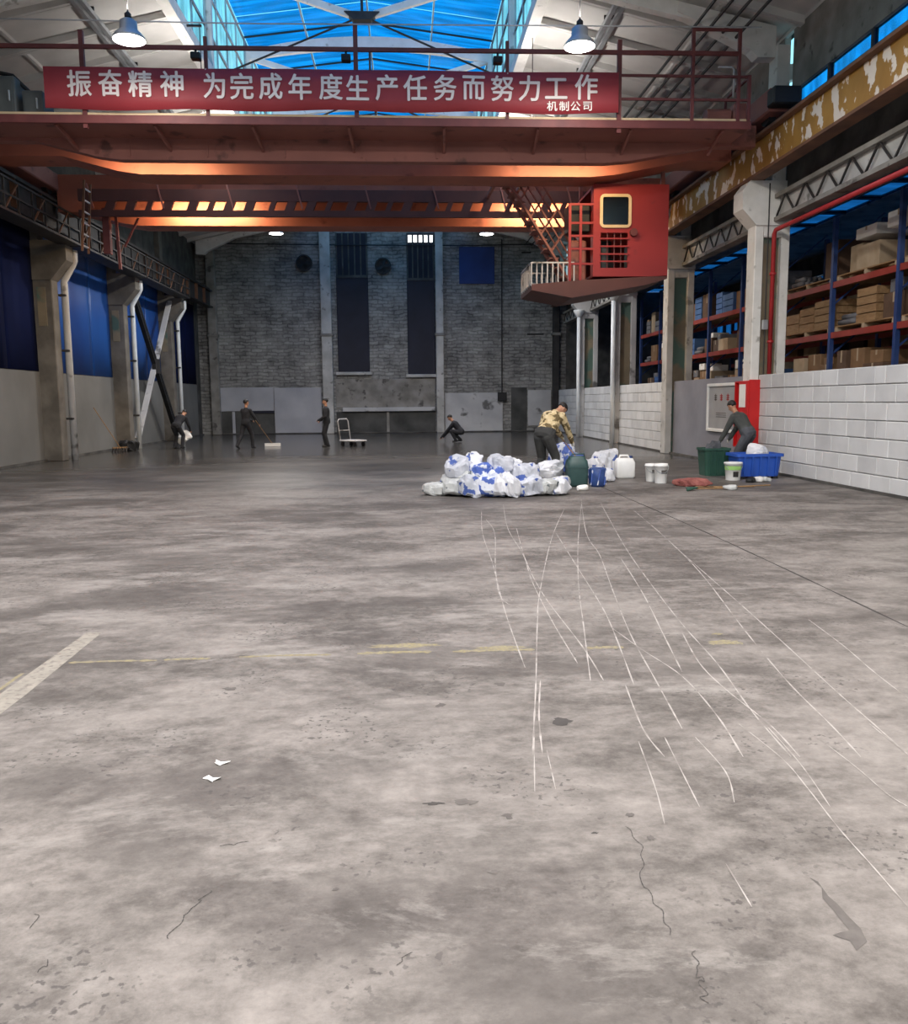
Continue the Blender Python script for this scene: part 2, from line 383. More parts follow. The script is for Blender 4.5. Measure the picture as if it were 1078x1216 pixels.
def ribbon(mb, pts, w, z=0.0012, taper=True):
    """a painted or scratched stroke lying on the floor, following a bent path"""
    P = [V((x, y, 0)) for x, y in pts]; Q = []
    for i in range(len(P)-1):                      # smooth by Catmull-Rom
        a, b, c, d = P[max(i-1,0)], P[i], P[i+1], P[min(i+2, len(P)-1)]
        for k in range(6):
            t = k/6; Q.append(0.5*((2*b)+(c-a)*t+(2*a-5*b+4*c-d)*t*t+(3*b-a-3*c+d)*t**3))
    Q.append(P[-1]); vs = []; fs = []
    for i, p in enumerate(Q):
        d = (Q[min(i+1,len(Q)-1)]-Q[max(i-1,0)]).normalized(); n = V((-d.y, d.x, 0))
        ww = w*(0.75+0.35*math.sin(i*2.3+p.x*9))*(0.4 if taper and i in (0, len(Q)-1) else 1)
        vs += [(p+n*ww/2).to_tuple()[:2]+(z,), (p-n*ww/2).to_tuple()[:2]+(z,)]
        if i: fs.append((2*i-2, 2*i-1, 2*i+1, 2*i))
    return mb.add(vs, fs)
for k, L in enumerate(SCRATCH):
    ribbon(MB(), L, 0.010 if k < 17 else 0.0065, 0.0012+0.00003*k).build('scratch_line', 'scratch', FLOOR)
def jag(L, s):
    r = random.Random(s); out = [L[0]]
    for a, b in zip(L, L[1:]):
        for k in (1, 2, 3, 4): out.append((a[0]+(b[0]-a[0])*k/4+r.uniform(-.012,.012), a[1]+(b[1]-a[1])*k/4+r.uniform(-.012,.012)))
    return out
for s_, L in enumerate(CRACK): ribbon(MB(), jag(L, s_), 0.004, 0.0014).build('floor_crack', 'joint_dark', FLOOR)
for i, (x, y, a, b) in enumerate(BLOTS):
    r = random.Random(i); n = 14
    q = 1.0 if i == 0 else 0.6
    vs = [(x+q*a*(0.35+0.75*r.random())*math.cos(2*math.pi*k/n), y+q*b*(0.35+0.75*r.random())*math.sin(2*math.pi*k/n), 0.0016) for k in range(n)]
    MB().add(vs, [tuple(range(n))]).build('floor_stain', 'joint_dark' if i in (0, 2, 9) else 'stain', FLOOR)
for L in TEAR: MB().add([(x, y, 0.0015) for x, y in L], [tuple(range(len(L)))]).build('floor_stain', 'stain', FLOOR)
ribbon(MB(), [(3.74,19), (3.75,11.74), (3.70,8.5), (3.62,5.85), (3.55,3.0), (3.5,0)], 0.028, 0.0012, False).build('expansion_joint', 'joint_dark', FLOOR)
MB().add([(-2.20,3.4,.001),(-2.19,4.9,.001),(-2.22,6.24,.001),(-2.33,6.24,.001),(-2.345,4.9,.001),(-2.35,3.4,.001)], [(0,1,2,3,4,5)]).build('painted_line', 'line_white', FLOOR)
MB().add([(-2.38,3.4,.001),(-2.37,5.3,.001),(-2.395,5.3,.001),(-2.40,3.4,.001)], [(0,1,2,3)]).build('painted_line', 'line_yellow', FLOOR)
for x0, x1, y in ((-2.18,-1.62,5.50),(-1.58,-1.28,5.51),(-1.1,-0.5,5.53),(-0.33,0.16,5.54),(0.3,0.85,5.53),(1.2,1.45,5.53),(2.05,2.28,5.56)):
    ribbon(MB(), [(x0,y),((x0+x1)/2,y+0.012),(x1,y)], 0.045 if x0 < -.4 else 0.065, 0.0011).build('painted_line', 'line_yellow', FLOOR)
for (x, y, a, b) in ((-0.02,5.70,0.22,0.05),(0.62,5.60,0.16,0.035),(2.16,5.6,0.10,0.04),(2.19,5.80,0.04,0.02)):
    MB().add([(x+a*(1+0.3*math.sin(k*2.7))*math.cos(2*math.pi*k/18), y+b*(1+0.3*math.sin(k*1.9))*math.sin(2*math.pi*k/18), 0.0009) for k in range(18)], [tuple(range(18))]).build('faded_paint_patch', 'line_yellow', FLOOR)
for x, y, a, s, lb in ((-0.87,3.67,0.3,0.045,'small white paper scrap lying on the floor nearer the camera'),(-0.87,3.84,1.2,0.04,'thin white paper scrap lying on the floor just beyond another scrap')):
    mb = MB(); n = 9
    ring = [V((x+s*(0.7+0.5*math.sin(k*2.1+a))*math.cos(2*math.pi*k/n), y+0.6*s*(0.8+0.4*math.cos(k*1.7))*math.sin(2*math.pi*k/n), 0.002+0.008*(k%3==0))) for k in range(n)]
    mb.loft([ring, [p+V((0,0,0.003)) for p in ring]])
    tag(mb.build('paper_scrap', 'paper_white'), lb, 'paper', 'scraps on the floor')

# ------------------------------------------------------------------ hall shell
YK = [-12.5, -6.3, 0.0, 6.3, 12.5, 19.5, 25.9, 32.3, 38.7, 45.1]      # near faces of the columns
CX, HW = -1.0, 4.35                                                    # lantern axis and half width
def roof_z(x): return 11.0-0.24*max(0, abs(x-CX)-HW)

# block wall on the right, bay by bay, every block a piece
BLK = {}
def block_mesh(l, h, key):
    k = (round(l,2), round(h,2), key)
    if k not in BLK:
        mb = MB(); d, b = 0.06, 0.012                                  # front faces -X
        mb.add([(-d,b,b),(-d,l-b,b),(-d,l-b,h-b),(-d,b,h-b),(-d+b,0,0),(-d+b,l,0),(-d+b,l,h),(-d+b,0,h),(0.0,0,0),(0.0,l,0),(0.0,l,h),(0.0,0,h)],
               [(0,1,2,3),(0,4,5,1),(1,5,6,2),(2,6,7,3),(3,7,4,0),(4,8,9,5),(5,9,10,6),(6,10,11,7),(7,11,8,4)])
        BLK[k] = mb.mesh('concrete_block'); BLK[k].materials.append(MATS[key])
    return BLK[k]
def block_wall(y0, y1, seed, pieces=True, m='mortar'):
    r = random.Random(seed)
    w = struct(MB().box(8.2, 8.45, y0, y1, 0, 2.19).build('wall_right', m))
    if not pieces: return w
    ch = 2.19/7; g = 0.012
    for c in range(7):
        y = y0; off = [0.0, 0.33, 0.12, 0.45, 0.22, 0.55, 0.3][(c+seed)%7]
        first = True
        while y < y1-0.02:
            l = 0.65*r.choice((1,1,1,1,0.5,1.0))
            if first and off: l = off; first = False
            l = min(l, y1-y)
            if y1-(y+l) < 0.15: l = y1-y
            if l > 0.05:
                o = link('concrete_block', block_mesh(l-g, ch-g, r.choice(('block_a','block_a','block_b','block_c'))), None, (8.205+r.uniform(-.004,.004), y+g/2, c*ch+g/2), w)
            y += l
    return w
block_wall(YK[4]+0.45, 19.5, 1); block_wall(YK[3]+0.45, YK[4], 2)
block_wall(-12.5, YK[3], 3, False, 'block_a')
struct(MB().box(8.2, 8.45, 19.95, 25.9, 0, 2.19).build('wall_right', 'render_grey'))
block_wall(26.35, 32.3, 4); block_wall(32.75, 38.7, 5); block_wall(39.15, 45.1, 6)
for y0, y1 in ((YK[4]+0.45,19.3),(19.95,25.9),(26.35,32.3),(32.75,38.7),(39.15,45.1)):
    struct(MB().box(8.10, 8.2, y0, y1, 0, 0.05).build('base_shadow_right', 'concrete_dark'))  # dark strip put in for the shadow along the wall foot
# left wall: grey dado below, blue sheets above
WL = struct(MB().box(-10.9, -10.57, -12.5, 46.6, 0, 9.85).build('wall_left', 'concrete_dark'))
for i in range(len(YK)-1):
    y0, y1 = YK[i]+0.5, YK[i+1]
    MB().box(-10.58, -10.53, y0, y1, 0.0, 2.6).build('dado_panel', 'dado', WL)
    n = 3
    for k in range(n):
        a, b = y0+(y1-y0)*k/n, y0+(y1-y0)*(k+1)/n
        mb = MB(); rows = []                                              # a lightly buckled sheet
        N = 8
        vs = []; fs = []
        for side in (0, 1):
            for q in range(N+1):
                yy = a+0.005+(b-a-0.01)*q/N; xx = -10.55+0.014*math.sin(q*math.pi/N*2+k)-0.015*side
                vs += [(xx, yy, 2.62), (xx+0.012*math.sin(k*2+q), yy, 4.6), (xx, yy, 6.55)]
        M_ = (N+1)*3
        for q in range(N):
            for t in (0, 1):
                fs += [(q*3+t, q*3+3+t, q*3+4+t, q*3+1+t), (M_+q*3+t, M_+q*3+1+t, M_+q*3+4+t, M_+q*3+3+t)]
        for q in range(N): fs += [(q*3, M_+q*3, M_+q*3+3, q*3+3), (q*3+2, q*3+5, M_+q*3+5, M_+q*3+2)]
        fs += [(0,1,M_+1,M_),(1,2,M_+2,M_+1),(N*3,M_+N*3,M_+N*3+1,N*3+1),(N*3+1,M_+N*3+1,M_+N*3+2,N*3+2)]
        MB().add(vs, fs).build('blue_sheet', 'shaded_sheet' if y0 < 25 or y0 > 39 else 'blue_sheet', WL, True)  # end bays take the shaded colour, middle bays the lit one
struct(MB().box(-10.53, -10.46, -12.5, 46.0, 0, 0.06).build('baseboard_left', 'concrete_dark'))
# wall behind the camera with its wide open doorway
struct(MB().prism([(-10.8,0),(-5,0),(-5,7),(4,7),(4,0),(17.2,0),(17.2,7),(8.7,9.8),(CX+HW,11.0),(CX+HW,14.4),(CX,14.95),(CX-HW,14.4),(CX-HW,11.0),(-10.8,9.8)], 'y', -12.9, -12.6).build('wall_front', 'concrete'))

# far wall ---------------------------------------------------------------
def brick_material():
    m = bpy.data.materials.new('far_brick'); m.use_nodes = True; nt = m.node_tree; L = nt.links; b = nt.nodes['Principled BSDF']
    geo = nt.nodes.new('ShaderNodeNewGeometry'); sp = nt.nodes.new('ShaderNodeSeparateXYZ'); cb = nt.nodes.new('ShaderNodeCombineXYZ')
    L.new(geo.outputs['Position'], sp.inputs[0]); L.new(sp.outputs[0], cb.inputs[0]); L.new(sp.outputs[2], cb.inputs[1])
    n1 = nt.nodes.new('ShaderNodeTexNoise'); n1.inputs['Scale'].default_value = 1.7; n1.inputs['Detail'].default_value = 7; L.new(cb.outputs[0], n1.inputs['Vector'])
    wob = nt.nodes.new('ShaderNodeMix'); wob.data_type = 'VECTOR'; wob.inputs['Factor'].default_value = 0.24
    L.new(cb.outputs[0], wob.inputs['A']); L.new(n1.outputs['Color'], wob.inputs['B'])
    br = nt.nodes.new('ShaderNodeTexBrick'); L.new(wob.outputs['Result'], br.inputs['Vector'])
    br.inputs['Scale'].default_value = 1.0; br.inputs['Brick Width'].default_value = 0.42; br.inputs['Row Height'].default_value = 0.135; br.inputs['Mortar Size'].default_value = 0.022
    br.inputs['Color1'].default_value = srgb(120,118,115); br.inputs['Color2'].default_value = srgb(176,174,169); br.inputs['Mortar'].default_value = srgb(82,80,78)
    n2 = nt.nodes.new('ShaderNodeTexNoise'); n2.inputs['Scale'].default_value = 0.9; n2.inputs['Detail'].default_value = 12; n2.inputs['Roughness'].default_value = 0.75; L.new(cb.outputs[0], n2.inputs['Vector'])
    r2 = nt.nodes.new('ShaderNodeValToRGB'); r2.color_ramp.elements[0].position = 0.38; r2.color_ramp.elements[0].color = srgb(84,82,82); r2.color_ramp.elements[1].position = 0.62; r2.color_ramp.elements[1].color = srgb(178,176,170)
    L.new(n2.outputs['Fac'], r2.inputs[0])
    mx = nt.nodes.new('ShaderNodeMix'); mx.data_type = 'RGBA'; mx.inputs['Factor'].default_value = 0.58; L.new(br.outputs['Color'], mx.inputs['A']); L.new(r2.outputs[0], mx.inputs['B'])
    L.new(mx.outputs['Result'], b.inputs['Base Color']); b.inputs['Roughness'].default_value = 0.9
    ad = nt.nodes.new('ShaderNodeMath'); ad.operation = 'MULTIPLY_ADD'; L.new(n1.outputs['Fac'], ad.inputs[0]); ad.inputs[1].default_value = 1.5; L.new(br.outputs['Fac'], ad.inputs[2])
    bp = nt.nodes.new('ShaderNodeBump'); bp.invert = True; bp.inputs['Strength'].default_value = 0.8; bp.inputs['Distance'].default_value = 0.05
    L.new(ad.outputs[0], bp.inputs['Height']); L.new(bp.outputs[0], b.inputs['Normal']); MATS['far_brick'] = m
brick_material()
mat('plaster_old', srgb(176,175,176), srgb(198,197,196), 0.9, 0.85, bump=0.25, c3=srgb(104,102,100))
mat('plaster_grey', srgb(160,160,166), srgb(178,178,182), 0.8, 0.85, bump=0.2)
mat('plaster_dark', srgb(58,58,56), srgb(86,85,82), 1.2, 0.85, bump=0.3)
WB = struct(MB().prism([(-10.8,0),(8.7,0),(8.7,9.8),(CX+HW,11.0),(CX+HW,14.4),(CX,14.95),(CX-HW,14.4),(CX-HW,11.0),(-10.8,9.8)], 'y', 46.1, 46.5).build('wall_back', 'far_brick'))
def wb(name, m, x0, x1, z0, z1, d=0.06, b=0.015):
    return MB().bbox(x0, x1, 46.1-d, 46.12, z0, z1, b).build(name, m, WB)
wb('plaster_panel', 'plaster_grey', -9.7, -6.8, 1.22, 2.45); wb('plaster_panel', 'plaster_grey', -6.78, -4.3, 0, 2.42, 0.08)
wb('low_recess_panel', 'plaster_dark', -9.7, -6.8, 0, 1.2, 0.03); wb('low_pier', 'plaster_grey', -9.0, -8.85, 0, 1.2, 0.06); wb('timber_strip', 'board_navy', -8.3, -6.8, 1.1, 1.24, 0.09)
wb('plaster_panel', 'concrete', -3.55, 1.7, 1.35, 2.85); wb('ledge', 'plaster_old', -3.2, 1.7, 1.15, 1.36, 0.2); wb('low_recess_panel', 'plaster_dark', -3.55, 1.7, 0.05, 1.14, 0.04)
wb('low_pier', 'concrete', -0.9, -0.75, 0, 1.14, 0.1)
wb('plaster_panel', 'plaster_old', 2.2, 5.3, 0.05, 2.08, 0.07); wb('plaster_panel', 'plaster_dark', 5.75, 6.6, 0.05, 2.35, 0.04); wb('plaster_panel', 'plaster_old', 6.65, 7.9, 0.3, 2.2, 0.05)
wb('plinth', 'concrete_dark', -9.7, 7.9, 0, 0.07, 0.12)
for n, (x0, x1, z0, z1, glow) in enumerate(((-3.38,-1.74,3.22,8.1,False),(0.28,1.72,3.08,7.95,True))):
    w = struct(thing('window_%d' % (n+1), (x0, 46.0, z0)))
    MB().bbox(x0, x1, 45.98, 46.1, z0, z1, 0.02).build('boarding', 'board_navy', w)
    MB().bbox(x0-0.12, x1+0.12, 45.88, 46.1, z0-0.16, z0, 0.02).build('sill', 'concrete_pale', w)
    MB().box(x0, x1, 46.04, 46.1, z1, 10.3).build('dark_pane', 'board_navy', w)
    for k in range(6):
        xx = x0+0.04+(x1-x0-0.08)*k/5
        MB().box(xx-0.035, xx+0.035, 45.95, 46.05, z1, 10.3).build('mullion', 'concrete_dark', w)
    MB().box(x0, x1, 45.94, 46.05, z1-0.05, z1+0.08).build('mullion', 'concrete_dark', w)
    if glow:
        for k in range(5):
            MB().box(x0+0.09+k*0.28, x0+0.29+k*0.28, 46.01, 46.05, 9.85, 10.2).build('bright_pane', 'pane_glow', w)
wb('blue_board', 'blue_board', 3.02, 4.87, 7.74, 9.62, 0.08)
for x, z in ((-5.0,8.8),(-0.95,8.65)):
    f = thing('wall_fan', (x, 45.98, z-0.42), 'dark round ventilation fan high on the brick wall, %s the first boarded window' % ('left of' if x < -3 else 'right of'), 'fan', 'fans on the far wall')
    mb = MB()
    for r0, r1, d in ((0.42, 0.36, 0.14),):
        mb.loft([[(x+r*math.cos(t*math.pi/10), y, z+r*math.sin(t*math.pi/10)) for t in range(20)] for r, y in ((0.42,46.1),(0.42,45.95),(0.36,45.95),(0.36,46.08))])
    mb.build('housing', 'steel_dark', f)
    for k in range(5):
        a = k*2*math.pi/5; mb = MB(); mb.bar((x,46.0,z), (x+0.33*math.cos(a),46.0,z+0.33*math.sin(a)), 0.15, 0.02, (0.3,1,0)); mb.build('blade', 'black', f)
    MB().tube([(x,45.97,z),(x,46.05,z)], 0.07).build('hub', 'black', f)
for x0, x1, m in ((-4.2,-3.66,'concrete_pale'),(1.76,2.16,'concrete_pale'),(-10.0,-9.55,'concrete'),(7.95,8.3,'steel_dark')):
    c = thing('wall_pilaster', ((x0+x1)/2, 45.9, 0), {-4.2:'pale concrete pilaster left of the boarded windows on the far wall',1.76:'pale concrete pilaster right of the boarded windows on the far wall',-10.0:'grey concrete pilaster in the far left corner',7.95:'dark pilaster in the far right corner'}[x0], 'pilaster', 'pilasters of the far wall')
    MB().bbox(x0, x1, 45.75, 46.1, 0, 10.6, 0.03).build('shaft', m, c)
    MB().bbox(x0-0.06, x1+0.06, 45.7, 46.1, 5.05, 5.2, 0.02).build('band', 'concrete', c)
tag(MB().box(5.02, 5.5, 45.9, 46.05, 1.65, 2.1).bbox(5.06,5.46,45.87,45.92,1.69,2.06,0.01).build('switch_box', 'black'), 'black switch box fixed to the far brick wall', 'switch box')
tag(MB().tube([(5.25,46.0,2.1),(5.25,46.0,10.0)], 0.035).build('conduit', 'steel_dark'), 'thin dark conduit running up the far wall from the switch box', 'conduit')
tag(MB().tube([(-9.5,45.9,9.75),(-3,45.9,9.68),(3,45.9,9.66),(8,45.9,9.75)], 0.03, 6).build('cable', 'black'), 'thin black cable strung across the top of the far wall', 'cable')
for x, z, l in ((6.3,9.3,0.5),(6.4,7.0,0.5),(6.6,5.1,0.9)):
    wb('putlog_slot', 'black', x, x+l, z, z+0.08, 0.03)
# ceiling -----------------------------------------------------------------
def slab_mesh(L, w, sgn):
    mb = MB(); t = 0.06; a = 0.24
    def P(x, y, z): return (sgn*x, y, z-a*x)
    def bx(x0, x1, y0, y1, z0, z1):
        mb.add([P(x0,y0,z0),P(x1,y0,z0),P(x1,y1,z0),P(x0,y1,z0),P(x0,y0,z1),P(x1,y0,z1),P(x1,y1,z1),P(x0,y1,z1)],
               [(0,3,2,1),(4,5,6,7),(0,1,5,4),(1,2,6,5),(2,3,7,6),(3,0,4,7)])
    bx(0, L, 0.0, w, 0, t); bx(0, L, 0.01, 0.10, -0.16, 0); bx(0, L, w-0.10, w-0.01, -0.16, 0)
    for k in (0.02, L/3, 2*L/3, L-0.1): bx(k, k+0.07, 0.1, w-0.1, -0.08, 0)
    me = mb.mesh('roof_slab'); me.materials.append(MATS['roof_slab']); return me
CE = sroot('ceiling', (0, 0, 9.8)); sl = {s: slab_mesh(5.4, 1.6, s) for s in (-1, 1)}
y = -12.9; k = 0
while y < 46.0:
    for s in (-1, 1): link('roof_slab', sl[s], None, (CX+s*HW, y, 11.0), CE)
    y += 1.6; k += 1
for s in (-1, 1):
    MB().prism([(CX+s*HW,11.08),(CX+s*(HW+5.6),11.08-0.24*5.6),(CX+s*(HW+5.6),11.3-0.24*5.6),(CX+s*HW,11.3)], 'y', -12.9, 46.5).build('sky_block_deck', 'concrete_dark', CE)  # unseen opaque layer added over the slabs to block sky light
    x = CX+s*HW
    MB().box(x-0.14, x+0.14, -12.9, 46.1, 10.78, 11.08).build('curb_beam', 'white_paint', CE)
# lantern with glazed sides and roof
for s, wn in ((-1, 3), (1, 4)):
    w = struct(thing('window_%d' % wn, (CX+s*HW, 17, 11.0))); x = CX+s*HW
    y = -12.6; k = 0
    while y < 45.9:
        MB().box(x-0.012, x+0.012, y+0.05, y+1.55, 11.1, 14.2).build('pane', 'sky_glass', w)
        MB().box(x-0.025, x+0.025, y-0.025, y+0.025, 11.0, 14.25).build('mullion', 'galv', w)
        y += 1.6
    for z in (12.1, 13.2, 14.22): MB().box(x-0.03, x+0.03, -12.6, 46.0, z-0.03, z+0.03).build('glazing_bar', 'galv', w)
w = struct(thing('window_5', (CX, 17, 14.3)))
y = -12.6; k = 0
def rz(x): return 14.3+0.55*(1-(abs(x-CX)/HW))
while y < 45.9:
    for x0, x1 in ((CX-HW,CX-2.2),(CX-2.2,CX),(CX,CX+2.2),(CX+2.2,CX+HW)):
        x0 += 0.03; x1 -= 0.03
        MB().prism([(x0,rz(x0)),(x1,rz(x1)),(x1,rz(x1)+0.02),(x0,rz(x0)+0.02)], 'y', y+0.04, y+1.56).build('roof_pane', 'blue_glass', w)
    if k % 2 == 0: MB().bar((CX-HW,y,rz(CX-HW)), (CX,y,rz(CX)), 0.035, 0.06).bar((CX,y,rz(CX)), (CX+HW,y,rz(CX+HW)), 0.035, 0.06).build('glazing_rafter', 'steel_dark', w)
    y += 1.6; k += 1
for x in (CX-2.2, CX, CX+2.2): MB().bar((x,-12.6,rz(x)-0.06), (x,46,rz(x)-0.06), 0.05, 0.07).build('purlin', 'galv', w)
# roof frames at the column lines
NTH = ['', '', '', '', '', 'at the nearest visible column', 'at the second column line', 'at the third column line', 'at the fourth column line', 'against the far wall']
for i, yk in enumerate(YK):
    if yk < 5: continue
    yc = yk+0.25
    t = thing('roof_frame', (CX, yc, 9.6), 'pale roof frame with arched lantern chord '+(NTH[i] or ('just ahead overhead' if yk > 10 else 'overhead beside the camera')), 'roof frame', 'roof frames')
    mb = MB(); N = 14; arc = []
    for k in range(N+1):
        x = CX-HW+0.1+(2*HW-0.2)*k/N; arc.append((x, 13.95+0.55*(1-((x-CX)/HW)**2)))
    poly = arc+[(x, z-0.30-0.12*(1-((x-CX)/HW)**2)) for x, z in reversed(arc)]
    mb.prism(poly, 'y', yc-0.09, yc+0.09); mb.build('arched_chord', 'white_paint', t)
    MB().prism([(CX-0.5,12.62),(CX-0.25,12.4),(CX+0.25,12.4),(CX+0.5,12.62)], 'y', yc-0.14, yc+0.14).build('hub_plate', 'steel_dark', t)
    for s in (-1, 1):
        MB().bar((CX+s*0.35,yc,12.58), (CX+s*(HW-0.15),yc,13.75), 0.14, 0.18).build('diagonal_strut', 'white_paint', t)
        MB().bar((CX+s*(HW-0.05),yc,10.85), (CX+s*(HW-0.05),yc,14.1), 0.16, 0.2).build('lantern_post', 'white_paint', t)
        MB().bar((CX+s*(HW-0.1),yc,10.72), (CX+s*9.1,yc,9.66), 0.22, 0.30).build('rafter', 'white_paint', t)
        MB().prism([(CX+s*7.1,10.22),(CX+s*7.1,10.02),(CX+s*8.75,9.25),(CX+s*8.9,9.1),(CX+s*9.3,9.1),(CX+s*9.3,9.75)], 'y', yc-0.16, yc+0.16).build('haunch', 'white_paint', t)
    MB().tube([(CX,yc,12.6),(CX,yc,14.2)], 0.04).build('hanger_rod', 'steel_dark', t)
    for s in (-1,1): MB().tube([(CX+s*0.3,yc,12.42),(CX+s*4.4,yc,10.75)], 0.03).build('tie_rod', 'steel_dark', t)
# services under the roof, running the length of the hall
for x, z, w_, m, lb in ((-6.95,10.38,0.10,'galv','pale cable trunking pair under the left roof slope'),(4.95,10.38,0.10,'galv','pale cable trunking pair under the right roof slope')):
    t = thing('cable_trunking', (x, 17, z), lb, 'trunking', 'trunking under the roof')
    for d in (-0.09, 0.09): MB().box(x+d-w_/2, x+d+w_/2, -12, 45.9, z-0.05, z+0.05).build('channel', m, t)
    for k in range(18): MB().box(x-0.15, x+0.15, -11+k*3.2, -10.95+k*3.2, z+0.05, z+0.13).build('hanger', 'steel_dark', t)
for x, z in ((6.5,9.75),(6.8,9.68),(7.1,9.6),(7.4,9.5)):
    tag(MB().tube([(x,-12,z),(x,45.9,z)], 0.035, 6).build('service_pipe', 'steel_dark'), 'dark service pipe under the right roof slope, %s of four' % {6.5:'innermost',6.8:'second from the inside',7.1:'third from the inside',7.4:'outermost'}[x], 'pipe', 'service pipes under the roof')

# ------------------------------------------------------------------ columns, runway beams, side aisle
ORD = {19.5:'nearest', 25.9:'second', 32.3:'third', 38.7:'fourth', 12.5:'at the right picture edge', 6.3:'next to the camera'}
def column_right(yk):
    near = yk < 20
    pm = 'white_paint' if yk < 20 else ('concrete_pale' if yk < 27 else 'plaster_old')
    c = thing('concrete_column', (8.35, yk+0.22, 0), '%s H-section concrete column of the right side, %s' % ('white painted' if near else 'pale grey', ORD[yk]), 'column', 'right hand columns')
    MB().bbox(7.95, 8.15, yk, yk+0.45, 0, 5.6, 0.015).build('inner_flange', pm, c)
    MB().bbox(8.55, 8.75, yk, yk+0.45, 0, 5.6, 0.015).build('outer_flange', pm, c)
    MB().box(8.14, 8.56, yk+0.13, yk+0.32, 0, 5.45).build('web', 'web_paint', c)
    MB().bbox(8.10, 8.60, yk+0.01, yk+0.44, 5.25, 5.6, 0.02).build('web_head', pm, c)
    MB().prism([(7.95,5.5),(7.62,5.85),(7.62,6.25),(7.78,6.46),(8.75,6.46),(8.75,5.5)], 'y', yk-0.05, yk+0.5).build('corbel', pm, c)
    MB().bbox(8.3, 8.62, yk+0.02, yk+0.43, 6.46, 9.35, 0.02).build('upper_shaft', pm, c)
    MB().prism([(8.62,8.6),(8.95,8.75),(8.95,9.0),(8.62,8.95)], 'y', yk+0.05, yk+0.4).build('side_bracket', pm, c)
mat('web_paint', srgb(120,108,90), srgb(140,128,106), 1.4, 0.8, bump=0.2, c3=srgb(84,108,98), lo3=0.48, hi3=0.54, scale3=0.9)
for yk in YK[3:9]: column_right(yk)
LORD = {25.9:'nearest in view', 32.3:'second, in front of the steel cross brace', 38.7:'third, behind the steel cross brace', 19.5:'left of the picture edge'}
for yk in YK[5:9]:
    c = thing('concrete_column', (-10.25, yk+0.25, 0), 'grey concrete column of the left side, %s' % LORD[yk], 'column', 'left hand columns')
    MB().bbox(-10.75, -10.02, yk, yk+0.45, 0, 5.6, 0.02).build('shaft', 'left_concrete', c)
    MB().prism([(-10.02,5.2),(-9.55,5.75),(-9.55,6.3),(-10.75,6.3),(-10.75,5.2)], 'y', yk-0.04, yk+0.5).build('corbel', 'left_concrete', c)
    MB().bbox(-10.75, -10.35, yk, yk+0.45, 6.3, 9.6, 0.02).build('upper_shaft', 'left_concrete', c)
    MB().bbox(-10.45, -10.2, yk-0.012, yk+0.02, 3.9, 5.0, 0.005).build('patch_plate', 'web_paint', c)
for yk, lb in ((25.9,'white downpipe on the nearest left column, bent inward at the top'),(32.3,'white downpipe on the second left column, bent inward at the top'),(38.7,'white downpipe on the third left column, bent inward at the top')):
    pts = [(-9.89,yk+0.60,0.0),(-9.89,yk+0.60,5.15),(-9.89,yk+0.60,5.25),(-9.62,yk+0.60,5.7),(-9.56,yk+0.60,5.82),(-9.56,yk+0.60,6.12)]
    t = thing('downpipe', (-9.89, yk+0.5, 0), lb, 'pipe', 'white downpipes')
    MB().tube(pts, 0.10 if yk < 30 else 0.085, 10).build('pipe_run', 'plaster_old' if yk < 30 else 'pipe_white', t, True)
    for z in (1.2, 3.2, 4.8): MB().bbox(-10.04, -9.82, yk+0.45, yk+0.64, z, z+0.06, 0.01).build('pipe_clip', 'steel_dark', t)
for yk, lb in ((32.3,'white downpipe on the third right column'),(38.7,'white downpipe on the fourth right column')):
    t = thing('downpipe', (7.86, yk-0.02, 0), lb, 'pipe', 'white downpipes')
    MB().tube([(7.86,yk-0.05,0),(7.86,yk-0.05,5.3)], 0.085, 10).build('pipe_run', 'pipe_white', t, True)
    MB().lathe([(0.09,5.3),(0.24,5.55),(0.24,5.62)], (7.86,yk-0.05,0), 10).build('hopper', 'pipe_white', t, True)
# runway beams
def runway(side, y0, y1, m, lb):
    x = 7.9 if side > 0 else -9.75
    t = thing('crane_runway_beam', (x, (y0+y1)/2, 6.46), lb, 'beam', 'crane runway beams')
    MB().box(x-0.02, x+0.02, y0, y1, 6.52, 7.28).build('web', m, t)
    MB().box(x-0.17, x+0.17, y0, y1, 6.46, 6.52).build('bottom_flange', 'rust_steel' if side > 0 else 'steel_dark', t)
    MB().box(x-0.17, x+0.17, y0, y1, 7.26, 7.32).build('top_flange', 'rust_steel' if side > 0 else 'steel_dark', t)
    MB().prism([(x-0.07,7.32),(x+0.07,7.32),(x+0.03,7.36),(x+0.035,7.43),(x-0.035,7.43),(x-0.03,7.36)], 'y', y0, y1).build('rail', 'steel_dark', t)
    for k in range(1, 4):
        yy = y0+(y1-y0)*k/4; MB().box(x+0.02, x+0.16, yy-0.01, yy+0.01, 6.52, 7.26).build('stiffener', 'rust_steel', t)
for i in range(3, 9):
    y0, y1 = YK[i]+0.23, YK[i+1]+0.22
    runway(1, y0, y1, 'yellow_beam', 'yellow crane runway beam with flaking white paint, %s' % {3:'beside the camera',4:'nearest of the right side in view',5:'second of the right side, behind the crane cab',6:'third of the right side',7:'fourth of the right side',8:'last of the right side'}[i])
    runway(-1, y0, y1, 'steel_dark', 'dark steel crane runway beam of the left side, %s' % {3:'beside the camera',4:'before the nearest column',5:'first in view',6:'over the second bay',7:'over the cross brace',8:'last before the far wall'}[i])
